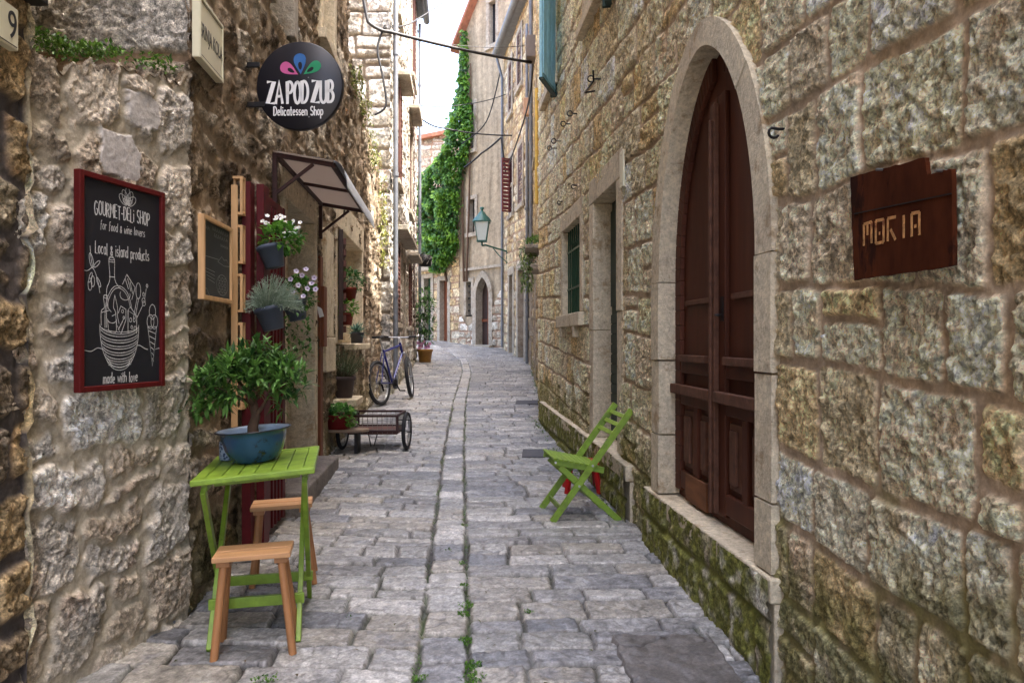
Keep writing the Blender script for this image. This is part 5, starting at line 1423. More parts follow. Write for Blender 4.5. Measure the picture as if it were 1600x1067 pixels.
def flowers(o, spots, col, eye, r, rr_, name='flower'):
    for p, n in spots:
        mb = MB(); n = n.normalized(); x = n.orthogonal().normalized(); y = n.cross(x); k = 5
        for i in range(k):
            a = 2*math.pi*i/k; d = x*math.cos(a)+y*math.sin(a); s = n.cross(d)
            mb.cur = mixc(col, (1, 1, 1), .1, r.uniform(.85, 1.05))
            mb.add([p, p+d*rr_*.7+s*rr_*.5+n*rr_*.2, p+d*rr_*1.05+n*rr_*.25, p+d*rr_*.7-s*rr_*.5+n*rr_*.2], [(0, 1, 2, 3)])
        mb.cur = eye; mb.add([p+n*rr_*.12+(x*math.cos(a)+y*math.sin(a))*rr_*.28 for a in [2*math.pi*i/6 for i in range(6)]], [tuple(range(6))])
        mb.build(name, MAT['leaf'], o, recalc=False)

def hanging_pots():
    r = random.Random(11); tilt = Matrix.Rotation(rad(-14), 4, 'Y')
    def gp(px, py, Y, n): 
        p = at(px, py, Y); return p
    # white flowers
    p = gp(430, 418, 4.25, .2)
    o, t = pot('potted_plant', p, .052, .072, .13, MAT['potgrey'], 'slate pot of white flowers, uppermost on the red gate', M=tilt)
    mb = MB(); bush(mb, t+Vector((.05, .04, .06)), .12, .11, .09, 260, .045, .035, C(48, 92, 30), C(110, 160, 60), r); foliage(o, mb)
    spots = []
    for _ in range(30):
        a = r.choice([(-.02, .0, .17), (.05, .03, .16), (.13, .05, .14), (.10, .02, .08)])
        spots.append((t+Vector(a)+rv(r)*.03, Vector((.2, -.8, .6))+rv(r)*.4))
    flowers(o, spots, (.85, .85, .86), C(210, 200, 120), r, .014)
    # silver plant
    p = gp(428, 515, 4.2, .2)
    o, t = pot('potted_plant', p, .055, .078, .13, MAT['potgrey'], 'slate pot with a silvery fine-leaved plant, lower on the red gate', M=tilt)
    mb = MB()
    for _ in range(240):
        v = rv(r); v.z = abs(v.z)*.9+.05; b = t+Vector((v.x*.05, v.y*.05, 0)); tip = t+Vector((v.x*.17+.03, v.y*.15, v.z*.20+.02-.05*abs(v.x)))
        mb.cur = mixc(C(120, 140, 118), C(168, 182, 162), r.random()); mb.tube([b, b.lerp(tip, .5)+Vector((0, 0, .03)), tip], [.002, .002, .001], 4, cap=False)
        d = (tip-b)
        for k in range(5):
            q = b.lerp(tip, .4+.12*k); leaf_quad(mb, q, d.normalized()+rv(r)*.9, Vector((0, 0, 1)), .028, .005, mixc(C(116, 136, 112), C(176, 190, 172), r.random()))
    foliage(o, mb)
    # petunias
    p = gp(466, 500, 5.05, .2)
    o, t = pot('potted_plant', p, .055, .08, .13, MAT['potgrey'], 'petunia with pale lilac flowers trailing beside the doorway', M=tilt)
    mb = MB(); bush(mb, t+Vector((.03, 0, .06)), .12, .12, .12, 230, .045, .028, C(40, 80, 28), C(92, 140, 56), r)
    for _ in range(150):
        a = r.uniform(0, 6.28); q = t+Vector((.10*math.cos(a)+.02, .09*math.sin(a)-.04, -r.random()**.7*.34)); leaf_quad(mb, q, rv(r)+Vector((0, 0, -.4)), Vector((0, 0, 1)), .04, .022, mixc(C(40, 80, 28), C(96, 140, 60), r.random()))
    foliage(o, mb)
    spots = []
    for px, py in ((454, 436), (472, 430), (487, 443), (493, 452), (480, 451), (463, 424), (478, 421), (491, 434), (457, 456), (474, 463), (466, 446)):
        q = at(px, py, 4.93); spots.append((q, Vector((.2, -1, .3))+rv(r)*.35))
    flowers(o, spots, C(214, 200, 226), C(110, 84, 140), r, .019)
hanging_pots()

def table_set():
    g = 'lime green table and the stools drawn up to it'
    # ---- table
    yaw, roll = rad(13), rad(4.2)
    ctr = Vector((-1.165, 3.43, .115))
    T = Matrix.Translation(ctr) @ Matrix.Rotation(yaw, 4, 'Z')
    o = thing('table', ctr, 'lime green folding slat table carrying the blue bowl', 'table', mat=T)
    W_, D_, H_ = .50, .70, .715
    Rt = Matrix.Translation((0, 0, H_)) @ Matrix.Rotation(-roll, 4, 'Y')
    def X(mb, c, e): mb.box(c, e, T @ Rt)
    mb = MB(); n = 6; sw = (W_-.10)/n
    for i in range(n): X(mb, (-W_/2+.05+sw*(i+.5), 0, 0), (sw-.004, D_-.10, .02))
    mb.build('slat_top', MAT['lime'], o, bevel=.003)
    mb = MB()
    for s in (-1, 1):
        X(mb, (0, s*(D_/2-.025), 0), (W_, .048, .024)); X(mb, (s*(W_/2-.025), 0, 0), (.048, D_-.102, .0238))
    mb.build('top_frame', MAT['lime'], o, bevel=.004)
    mb = MB()
    for s in (-1, 1): X(mb, (s*(W_/2-.045), 0, -.03), (.022, D_-.12, .035))
    for s in (-.2, .2): X(mb, (0, s, -.03), (W_-.14, .022, .03))
    mb.build('top_rail', MAT['lime'], o, bevel=.003)
    tz = lambda x: H_-.02-math.tan(-roll)*0+math.sin(roll)*x
    for s in (-1, 1):
        for k, (y0, y1) in enumerate(((-D_/2+.05, D_/2-.12), (D_/2-.05, -D_/2+.04))):
            x = s*(W_/2-.045-.025*k); a = T @ Vector((x, y0, tz(x)-.02)); b = T @ Vector((x+s*.0, y1, gzf(ctr.y)-.115+.03*0+.0))
            b.z = gzf(b.y)
            mb = MB(); mb.bar(a, b, .022, .04, up=T.to_3x3() @ Vector((0, 1, 0))); mb.build('leg', MAT['lime'], o, bevel=.003)
    for k, (y0, y1) in enumerate(((-D_/2+.05, D_/2-.12), (D_/2-.05, -D_/2+.04))):
        f = .80; y = y0+(y1-y0)*f; z = (H_-.03)*(1-f)
        mb = MB(); x = W_/2-.045-.025*k; mb.bar(T @ Vector((-x-.02, y-.016, z+.01)), T @ Vector((x+.02, y-.016, z+.01)), .02, .045); mb.build('stretcher', MAT['lime'], o, bevel=.003)
    # ---- bowl with little tree
    P = T @ Rt
    bp = P @ Vector((-.03, .03, .0125))
    BM = Matrix.Translation(bp) @ Matrix.Rotation(yaw, 4, 'Z') @ Matrix.Rotation(-roll, 4, 'Y')
    ob = thing('bowl', bp, 'chipped blue enamel washbowl used as a planter on the lime table', 'bowl', mat=BM)
    mb = MB(); mb.lathe([(0, 0), (.085, 0), (.105, .012), (.132, .06), (.146, .115), (.150, .14), (.166, .150)], M=BM, n=48); body = mb.build('body', MAT['bowl'], ob)
    mb = MB(); mb.lathe([(.168, .147), (.172, .150), (.170, .154), (.163, .153), (.167, .1465)], M=BM, n=48); mb.build('rim', MAT['bowlrim'], ob)
    mb = MB(); mb.lathe([(.164, .153), (.147, .142), (.143, .118), (.14, .10)], M=BM, n=48); mb.build('lining', MAT['bowlin'], ob)
    mb = MB(); nn = 26; vs = [BM @ Vector((0, 0, .128))]; fs = []
    rr = random.Random(2)
    for j in range(1, 8):
        for i in range(nn):
            a = 2*math.pi*i/nn; q = .143*j/7; vs.append(BM @ Vector((q*math.cos(a), q*math.sin(a), .122+(.006*rr.uniform(-1, 1) if j < 7 else -.012))))
    fs += [(0, 1+i, 1+(i+1) % nn) for i in range(nn)]
    for j in range(6): fs += [(1+j*nn+i, 1+(j+1)*nn+i, 1+(j+1)*nn+(i+1) % nn, 1+j*nn+(i+1) % nn) for i in range(nn)]
    mb.add(vs, fs); mb.build('gravel', MAT['soil'], ob)
    tb = BM @ Vector((.0, 0, .12))
    ot = thing('potted_tree', tb, 'small glossy-leaved tree growing from the blue bowl', 'tree')
    r = random.Random(5)
    mb = MB(); U = lambda x, y, z: tb+Vector((x, y, z))
    mb.tube([U(0, 0, -.02), U(-.005, 0, .04), U(.008, .005, .09), U(.0, 0, .14), U(-.02, .01, .19)], [.03, .024, .021, .019, .016], 10); trunk = mb.build('trunk', MAT['bark'], ot)
    ends = []
    for (st, pts) in (((.006, 0, .09), [(.04, -.01, .13), (.085, -.02, .2), (.12, -.02, .27)]), ((0, 0, .14), [(-.06, -.03, .18), (-.14, -.03, .22), (-.21, -.01, .23)]), ((-.02, .01, .19), [(-.03, .02, .25), (-.02, .02, .33)]),
                      ((-.02, .01, .19), [(-.08, .04, .24), (-.12, .06, .31)]), ((0, 0, .16), [(.03, .06, .22), (.06, .1, .3)]), ((.085, -.02, .2), [(.13, -.05, .22), (.17, -.06, .25)]), ((0, 0, .14), [(.0, -.08, .19), (-.02, -.14, .24)])):
        mb = MB(); P_ = [U(*st)]+[U(*q) for q in pts]; mb.tube(P_, [.011-.002*i for i in range(len(P_))], 6); mb.build('branch', MAT['bark'], trunk); ends.append(P_[-1])
    mb = MB()
    clumps = [(e, .10, 40) for e in ends]+[(U(-.2, 0, .17), .085, 30), (U(-.26, -.02, .12), .07, 22), (U(-.1, -.03, .30), .10, 38), (U(.0, -.02, .38), .10, 40), (U(.1, 0, .36), .09, 34), (U(.16, -.02, .17), .07, 24), (U(.05, -.08, .27), .09, 30), (U(-.12, -.08, .2), .09, 30), (U(.18, -.03, .32), .07, 22), (U(-.22, .02, .28), .07, 20), (U(-.06, -.1, .33), .08, 28)]
    for c, rad_, n in clumps:
        for _ in range(int(n*.55)):
            v = rv(r); p = c+Vector((v.x, v.y, v.z*.75))*rad_*(.3+.7*r.random()); ax = (v+Vector((0, 0, .8))).normalized(); t0 = r.random()
            for j in range(5):
                d = (ax*.55+rv(r)*.8).normalized(); leaf_quad(mb, p, d, Vector((0, 0, 1)), r.uniform(.05, .085), r.uniform(.015, .024), mixc(C(32, 66, 28), C(112, 156, 72), min(1, max(0, t0*.8+r.uniform(-.2, .25)))), .15)
    foliage(ot, mb)
    # ---- cup
    cp = P @ Vector((-.175, .16, .0125))
    oc = thing('cup', cp, 'small blue and white patterned cup behind the bowl on the table', 'cup')
    mb = MB(); mb.lathe([(0, 0), (.032, 0), (.036, .004), (.037, .088), (.034, .09), (.032, .01), (0, .008)], M=Matrix.Translation(cp), n=28); mb.build('body', MAT['cupblue'], oc)
    # ---- stools
    def stool(c, yaw, label, first=None):
        z = gzf(c[1]); T = Matrix.Translation((c[0], c[1], z)) @ Matrix.Rotation(yaw, 4, 'Z') @ Matrix.Rotation(rad(-1.5), 4, 'Y')
        o = thing('stool', (c[0], c[1], z), label, 'stool', 'wooden stools at the green table', mat=T)
        H = .405
        for s in (-1, 1):
            mb = MB(); mb.box((0, s*.051, H), (.31, .088, .022), T); mb.build('seat_plank', MAT['oak'], o, bevel=.003)
        for s in (-1, 1):
            mb = MB(); mb.box((s*.115, 0, H-.024), (.055, .15, .025), T); mb.build('batten', MAT['oakleg'], o, bevel=.003)
        for s in (-1, 1):
            for t in (-1, 1):
                a = T @ Vector((s*.115, t*.055, H-.03)); b = T @ Vector((s*.155, t*.10, 0)); b.z = gzf(b.y)-.002
                mb = MB(); mb.tube([a, b], [.0165, .0165], 14); mb.build('leg', MAT['oakleg'], o)
    stool((-1.085, 3.13), rad(12), 'pale wooden two-plank stool in front of the lime table, nearest the camera')
    stool((-1.215, 3.93), rad(14), 'pale wooden two-plank stool half hidden behind the lime table legs')
table_set()

def green_chair():
    Y0 = 5.06; z0 = gzf(Y0)
    base = Vector((.50, Y0+.17, z0))
    T = Matrix.Translation((.51, Y0, 0)) @ Matrix.Rotation(rad(-2), 4, 'Z')
    o = thing('folding_chair', base, 'lime green wooden folding chair facing left in the street', 'chair')
    def P(px, py): v = at(px, py, Y0); return (v.x, v.z)
    wd = .36
    fx, fz = P(863, 815); tx, tz_ = P(987, 640); rx, rz = P(970, 816); sx, sz = P(873, 722); s2x, s2z = P(934, 733)
    def side(Y, shift): return lambda x, z: Vector((x+shift*(-.06), Y, z+ (gzf(Y)-z0)))
    for s, Y in ((0, Y0), (1, Y0+wd)):
        S = side(Y, s)
        mb = MB(); mb.bar(S(fx, fz), S(tx, tz_), .022, .05, up=(0, 1, 0)) if False else mb.bar(S(fx, fz), S(tx, tz_), .045, .022, up=(0, 1, 0)); mb.build('back_leg', MAT['lime'], o, bevel=.003)
        S2 = side(Y+(.03 if s == 0 else -.03), s)
        mb = MB(); mb.bar(S2(sx+.01, sz-.035), S2(rx, rz), .042, .02, up=(0, 1, 0)); mb.build('leg', MAT['lime'], o, bevel=.003)
    S0, S1 = side(Y0+.024, 0), side(Y0+wd-.024, 1)
    # seat: side rails and slats
    for S in (S0, S1):
        mb = MB(); mb.bar(S(sx-.03, sz-.005), S(s2x+.045, s2z-.012), .04, .02, up=(0, 1, 0)); mb.build('seat_rail', MAT['lime'], o, bevel=.003)
    for i in range(9):
        f = i/8; x = sx-.02+(s2x+.02-sx)*f; z = sz+.02+(s2z-sz-.005)*f
        mb = MB(); mb.bar(side(Y0-.002, 0)(x, z), side(Y0+wd+.002, 1)(x, z), .029, .012, up=(.1, 0, 1)); mb.build('seat_slat', MAT['lime'], o, bevel=.002)
    for f in (.93, .855, .78):
        x = fx+(tx-fx)*f; z = fz+(tz_-fz)*f
        mb = MB(); mb.bar(side(Y0+.011, 0)(x, z), side(Y0+wd-.011, 1)(x, z), .03, .012, up=(.8, 0, -.6)); mb.build('back_slat', MAT['lime'], o, bevel=.002)
    f = .11; x = fx+(tx-fx)*f; z = fz+(tz_-fz)*f
    mb = MB(); mb.bar(side(Y0+.011, 0)(x, z), side(Y0+wd-.011, 1)(x, z), .014, .035); mb.build('stretcher', MAT['lime'], o, bevel=.002)
    f = .55; x = sx+(rx-sx)*f; z = sz-.03+(rz-sz)*f
    mb = MB(); mb.bar(side(Y0+.03, 0)(x, z), side(Y0+wd-.03, 1)(x, z), .012, .03, up=(0, 0, 1)); mb.build('stretcher', MAT['lime'], o, bevel=.002)
    for (px, py) in ((905, 759), (926, 727), (868, 722)):
        x, z = P(px, py); mb = MB(); mb.tube([Vector((x, Y0-.02, z)), Vector((x, Y0-.01, z))], .008, 10); mb.build('bolt', MAT['steel'], o)
green_chair()
def red_stool():
    Y = 5.95; c = Vector((.565, Y, gzf(Y)))
    o = thing('stool', c, 'low red stool half hidden behind the lime folding chair', 'stool')
    mb = MB(); mb.box((c.x, c.y, c.z+.235), (.26, .24, .02)); mb.build('seat', MAT['redstool'], o, bevel=.004)
    mb = MB(); mb.box((c.x, c.y, c.z+.208), (.22, .19, .034)); mb.build('apron', MAT['redstool'], o, bevel=.003)
    for s in (-1, 1):
        for t in (-1, 1):
            mb = MB(); mb.bar((c.x+s*.10, c.y+t*.09, c.z+.20), (c.x+s*.13, c.y+t*.12, gzf(c.y+t*.12)), .034, .034); mb.build('leg', MAT['redstool'], o, bevel=.004)
red_stool()

# ------------------------------------------------------------------ pots by the shop window
def window_pots():
    r = random.Random(21)
    gp = 'potted herbs around the shop window'
    def put(px, py, Y, h): v = at(px, py, Y); return v
    v = put(546, 470, 8.35, 0); o, t = pot('potted_plant', v+Vector((0.0, 0, 0)), .06, .085, .15, MAT['terracotta'], 'terracotta pot with dark bushy herb, upper one hanging by the shop window', group=gp)
    mb = MB(); bush(mb, t+Vector((.02, 0, .1)), .15, .13, .12, 260, .05, .032, C(36, 78, 34), C(86, 130, 60), r); foliage(o, mb)
    v = put(541, 508, 8.3, 0); o, t = pot('potted_plant', v, .06, .08, .14, MAT['terracotta'], 'terracotta pot with bright green herb, middle one by the shop window', group=gp)
    mb = MB(); bush(mb, t+Vector((.0, 0, .07)), .13, .12, .09, 220, .05, .034, C(60, 110, 36), C(120, 168, 66), r); foliage(o, mb)
    v = Vector((-2.0+.03, 9.35, 1.377)); o, t = pot('potted_plant', v, .07, .085, .14, MAT['blackpot'], 'charcoal pot with spiky blue-green plant on the window sill', group=gp)
    mb = MB()
    for _ in range(70): leaf_quad(mb, t+rv(r)*.03, rv(r)+Vector((0, 0, .7)), Vector((0, 0, 1)), .16, .022, mixc(C(60, 96, 84), C(120, 150, 130), r.random()))
    foliage(o, mb)
    v = Vector((-1.86, 8.12, .782)); o, t = pot('potted_plant', v, .095, .125, .235, MAT['brownpot'], 'large brown pot of rosemary on the stone shelf', group=gp)
    mb = MB()
    for _ in range(85):
        a = rv(r); a.z = abs(a.z)+.5; a.normalize(); b = t+Vector((a.x*.06, a.y*.06, 0)); tip = t+Vector((a.x*.30, a.y*.26, a.z*.38*r.uniform(.6, 1.1)))
        mb.cur = C(84, 78, 56); mb.tube([b, b.lerp(tip, .5)+rv(r)*.02, tip], [.004, .003, .0015], 4, cap=False)
        for k in range(16):
            q = b.lerp(tip, .25+.75*k/16); leaf_quad(mb, q, (tip-b).normalized()*.7+rv(r), Vector((0, 0, 1)), .035, .007, mixc(C(58, 78, 48), C(112, 132, 92), r.random()))
    foliage(o, mb)
    # plank and planter in front
    W = B; y = 7.62
    ob = thing('plank_shelf', (-1.75, y, .49), 'rounded weathered plank shelf beside the wire cart', 'shelf')
    mb = MB(); pts = [(-2.0, y-.12), (-1.60, y-.12)]+[(-1.60+.12*math.cos(a), y+.12*math.sin(a)) for a in [rad(-80+20*i) for i in range(9)]]+[(-1.60, y+.12), (-2.0, y+.12)]
    mb.prism([(a, b, .468) for a, b in pts], (0, 0, .03)); mb.build('board', MAT['plank'], ob, bevel=.004)
    for xx in (-1.93, -1.6):
        mb = MB(); mb.box((xx, y, (.468+gzf(y))/2-.005), (.035, .16, .468-gzf(y)+.01)); mb.build('leg', MAT['iron'], ob, bevel=.003)
    v = Vector((-1.80, y, .499))
    o = thing('potted_plant', v, 'glossy red planter of curly green herbs on the plank shelf', 'potted plant', gp)
    mb = MB(); mb.lathe([(0, 0), (.12, 0), (.138, .13), (.145, .13), (.145, .148), (.132, .148), (.128, .12), (0, .12)], M=Matrix.Translation(v), n=28); mb.build('pot', MAT['redpot'], o)
    mb = MB(); mb.disc(v+Vector((0, 0, .125)), (0, 0, 1), .128); mb.build('soil', MAT['soil'], o)
    mb = MB(); bush(mb, v+Vector((.0, 0, .17)), .17, .16, .08, 420, .045, .036, C(44, 92, 40), C(110, 160, 74), r); bush(mb, v+Vector((.13, -.05, .12)), .06, .07, .09, 110, .045, .036, C(70, 120, 50), C(130, 176, 80), r); foliage(o, mb)
    # ochre pot at the far corner
    Y = 20.6; v = Vector((at(664, 560, Y).x, Y, gzf(Y)))
    o, t = pot('potted_plant', v, .16, .21, .36, MAT['yellowpot'], 'tall leafy plant in an ochre pot against the far left house corner')
    mb = MB()
    mb.cur = C(80, 70, 50)
    for (x, y_, h) in ((0, 0, 1.6), (.08, .03, 1.1), (-.08, 0, 1.35)): mb.tube([t, t+Vector((x*.6, y_, h*.5)), t+Vector((x, y_, h))], [.012, .01, .006], 5, cap=False)
    for (dx, dz, rr_, n) in ((0, .35, .22, 110), (.02, .75, .28, 140), (-.06, 1.15, .24, 120), (.1, 1.3, .2, 90), (0, 1.6, .16, 70), (-.12, .8, .2, 80)): bush(mb, t+Vector((dx, 0, dz)), rr_, rr_, rr_*.8, n, .15, .05, C(34, 66, 30), C(100, 140, 66), r)
    foliage(o, mb)
    flowers(o, [(t+Vector((r.uniform(-.2, .2), -.15, r.uniform(.05, .25))), Vector((0, -1, .4))) for _ in range(14)], C(190, 110, 160), C(200, 180, 90), r, .05)
    # plant on the ledge over the street
    p = R2.pt(1.35, 2.85, .12)
    o = thing('ledge_plant', p, 'trailing green plant hanging over the ledge slab of the narrow house', 'plant')
    mb = MB(); bush(mb, p+Vector((-.05, 0, .05)), .2, .35, .14, 200, .1, .03, C(50, 84, 34), C(120, 150, 70), r)
    for _ in range(240):
        q = p+Vector((-.16+r.uniform(-.1, .08), r.uniform(-.3, .3), -r.random()*.62)); leaf_quad(mb, q, rv(r)+Vector((0, 0, -.5)), Vector((0, 0, 1)), .1, .03, mixc(C(60, 90, 40), C(140, 160, 90), r.random()))
    foliage(o, mb)
window_pots()

# ------------------------------------------------------------------ cart
def spoked(mbT, mbR, mbS, c, ax, r, tw, spokes=18, hub=.02):
    """tyre, rim, spokes of a wheel at c turning about ax"""
    ax = Vector(ax).normalized(); x = ax.orthogonal().normalized(); y = ax.cross(x)
    ring = lambda rr_, n=40: [Vector(c)+(x*math.cos(2*math.pi*i/n)+y*math.sin(2*math.pi*i/n))*rr_ for i in range(n)]
    mbT.tube(ring(r-tw), tw, 8, closed=True); mbR.tube(ring(r-2.1*tw), tw*.5, 6, closed=True)
    for i in range(spokes):
        a = 2*math.pi*i/spokes; d = x*math.cos(a)+y*math.sin(a)
        mbS.tube([Vector(c)+ax*hub*(1 if i % 2 else -1)+d*hub*.6, Vector(c)+d*(r-2.2*tw)], .0014, 4, cap=False)
    mbS.tube([Vector(c)-ax*hub*1.6, Vector(c)+ax*hub*1.6], hub*.7, 10)
def cart():
    Y = 7.78; g0 = gzf(Y); x0, x1 = -1.72, -1.20; zb, zt = g0+.185, g0+.365; y0, y1 = Y-.08, Y+.46
    o = thing('cart', ((x0+x1)/2, Y, g0), 'low wire-sided hand cart with two spoked wheels', 'cart')
    mb = MB(); mb.box(((x0+x1)/2, (y0+y1)/2, zb), (x1-x0, y1-y0, .03)); mb.build('floor', MAT['cartwood'], o, bevel=.004)
    mb = MB()
    cs = [(x0, y0), (x1, y0), (x1, y1), (x0, y1)]
    for i in range(4):
        a, b = cs[i], cs[(i+1) % 4]
        mb.bar((*a, zt), (*b, zt), .022, .022); mb.bar((*a, zb+.02), (*b, zb+.02), .02, .02); mb.bar((*a, zb), (*a, zt), .026, .026)
    mb.build('frame', MAT['rustiron'], o)
    mb = MB()
    for i in range(4):
        a, b = Vector((*cs[i], 0)), Vector((*cs[(i+1) % 4], 0)); n = int((b-a).length/.048)
        for k in range(1, n): p = a.lerp(b, k/n); mb.tube([p+Vector((0, 0, zb)), p+Vector((0, 0, zt))], .0022, 4, cap=False)
        for k in range(1, 5): z = zb+(zt-zb)*k/5; mb.tube([a+Vector((0, 0, z)), b+Vector((0, 0, z))], .0022, 4, cap=False)
    mb.build('mesh_side', MAT['wire'], o)
    for sx_ in (-1, 1):
        c = Vector((x1+.085 if sx_ > 0 else x0-.075, Y+.02, g0+.20))
        t, rm, s = MB(), MB(), MB(); spoked(t, rm, s, c, (1, -.06, 0), .2, .021)
        w = t.build('wheel', MAT['rubber'], o); rm.build('rim', MAT['steel'], w); s.build('spokes', MAT['steel'], w)
    mb = MB(); mb.tube([(x0-.09, Y+.02, g0+.2), (x1+.12, Y+.02, g0+.2)], .009, 8); mb.build('axle', MAT['iron'], o)
    mb = MB(); mb.tube([(x1, y0, zt-.04), (x1+.14, y0-.02, zt-.04), (x1+.145, y0-.02, zt-.08), (x1+.145, y0-.02, g0+.2), (x1+.1, y0, g0+.2)], .006, 6); mb.build('mudguard_stay', MAT['iron'], o)
    mb = MB()
    for s in (-1, 1): mb.tube([((x0+x1)/2+s*.05, y0+.03, zb), ((x0+x1)/2+s*.015, y0, g0+.05)], .006, 6)
    mb.build('stand', MAT['iron'], o)
    mb = MB(); mb.tube([((x0+x1)/2, y1, zb), ((x0+x1)/2, y1+.35, zb-.02), ((x0+x1)/2-.02, y1+.6, g0+.12)], .012, 8); mb.build('drawbar', MAT['iron'], o)
cart()

# ------------------------------------------------------------------ bicycle
def bicycle():
    rw = Vector((at(592, 600, 11.65).x, 11.65, 0)); d = Vector((.30, .955, 0)).normalized()
    g = gzf(11.65); rw.z = g+.36
    side = Vector((d.y, -d.x, 0)); lean = (Vector((0, 0, 1))-side*.13).normalized()
    slope = Vector((d.x, d.y, .04)).normalized()
    def P(u, v, s=0.0): return rw+slope*u*1.06+lean*v*1.12+side*s
    o = thing('bicycle', (rw.x, rw.y, g), 'blue mountain bicycle leaning against the sunlit left house', 'bicycle')
    def wheel(c, ax):
        t, rm, s = MB(), MB(), MB(); spoked(t, rm, s, c, ax, .36, .031, 28, .03)
        w = t.build('wheel', MAT['rubber'], o); rm.build('rim', MAT['steel'], w); s.build('spokes', MAT['steel'], w)
    ax = side.cross(Vector((0, 0, 0)))
    axr = slope.cross(lean)
    wheel(rw, axr)
    steer = Matrix.Rotation(rad(19), 3, lean); fd = steer @ slope; axf = steer @ axr
    fw = P(1.05, 0); wheel(fw, axf)
    bb = P(.43, -.04); st = P(.26, .46); hd = P(.86, .50); hb = P(.895, .38)
    mb = MB(); mb.tube([bb, st], .018, 10); mb.tube([P(.27, .43), hd], .018, 10); mb.tube([bb, hb], .021, 10); mb.tube([P(.85, .54), P(.90, .36)], .023, 10)
    for s in (-.05, .05): mb.tube([P(0, 0, s), bb+side*s*.4], .010, 8); mb.tube([P(0, 0, s), P(.25, .42, s*.4)], .009, 8)
    fr = mb.build('frame', MAT['bikeblue'], o)
    mb = MB()
    for k in range(6):
        f = .28+.1*k; q = bb.lerp(hb, f); mb.bar(q+side*.0215-(hb-bb).normalized()*.012, q+side*.0215+(hb-bb).normalized()*.018, .018, .002, up=side)
    mb.build('decal', MAT['white'], fr)
    mb = MB(); sd = steer @ side
    for s in (-.055, .055): mb.tube([hb+sd*s*.7-lean*.0, fw+lean*.22+sd*s, fw+sd*s], [.016, .015, .010], 8)
    mb.tube([hb+sd*.045, hb-sd*.045], .018, 8); mb.tube([hb, hd], .013, 8); mb.build('fork', MAT['steel'], o)
    mb = MB(); mb.tube([P(.25, .47), P(.20, .62)], .013, 8); mb.build('seat_post', MAT['steel'], o)
    mb = MB(); c = P(.19, .63)
    for (u0, u1, w0, w1) in ((-.13, -.04, .075, .07), (-.04, .04, .07, .035), (.04, .14, .035, .016)):
        vs = [c+slope*u+side*s*w+lean*z for (u, w) in ((u0, w0), (u1, w1)) for s in (-1, 1) for z in (0, .035)]
        mb.hexa(vs)
    mb.build('saddle', MAT['rubber'], o, bevel=.012)
    sc_ = P(.82, .62)+fd*.07
    mb = MB(); mb.tube([P(.85, .54), P(.835, .60), sc_], .014, 8); mb.tube([sc_-sd*.28+lean*.02, sc_-sd*.1, sc_+sd*.1, sc_+sd*.28+lean*.02], .012, 8); hbar = mb.build('handlebar', MAT['steel'], o)
    for s in (-1, 1):
        mb = MB(); mb.tube([sc_+sd*s*.17+lean*.01, sc_+sd*s*.30+lean*.022], .017, 8); mb.tube([sc_+sd*s*.17+lean*.01, sc_+sd*s*.16+fd*.04-lean*.02, sc_+sd*s*.26+fd*.06-lean*.02], .005, 6); mb.build('grip', MAT['rubber'], hbar)
    mb = MB(); mb.tube([sc_+sd*.28+lean*.02, sc_+sd*.33+lean*.03+fd*.03, sc_+sd*.33+lean*.05+fd*.10], .011, 8); mb.build('bar_end', MAT['white'], hbar)
    mb = MB()
    for rr_ in (.085, .06): mb.tube([bb+side*.05+(slope*math.cos(a)+lean*math.sin(a))*rr_ for a in [2*math.pi*i/24 for i in range(24)]], .006, 6, closed=True)
    mb.disc(bb+side*.05, side, .06); mb.tube([bb-side*.06, bb+side*.06], .022, 10)
    for s in (-1, 1): mb.bar(bb+side*.065*s, bb+side*.07*s+(slope*.10-lean*.13)*s, .02, .012); q = bb+side*.07*s+(slope*.10-lean*.13)*s; mb.box(q+side*.05*s, (.09, .06, .02))
    mb.build('crank', MAT['iron'], o)
    mb = MB()
    for k in range(5): mb.tube([P(0, 0, .025+.004*k)+(slope*math.cos(a)+lean*math.sin(a))*(.055-.008*k) for a in [2*math.pi*i/16 for i in range(16)]], .003, 5, closed=True)
    mb.tube([P(0, .05, .035), bb+side*.05+lean*.08], .005, 5); mb.tube([P(.02, -.06, .035), bb+side*.05-lean*.08], .005, 5); mb.bar(P(0, -.02, .05), P(.03, -.12, .05), .03, .012); mb.build('chain', MAT['iron'], o)
    mb = MB(); mb.bar(P(.15, .34), P(-.05, .345), .06, .006, up=lean); mb.build('brake_arm', MAT['iron'], o)
bicycle()

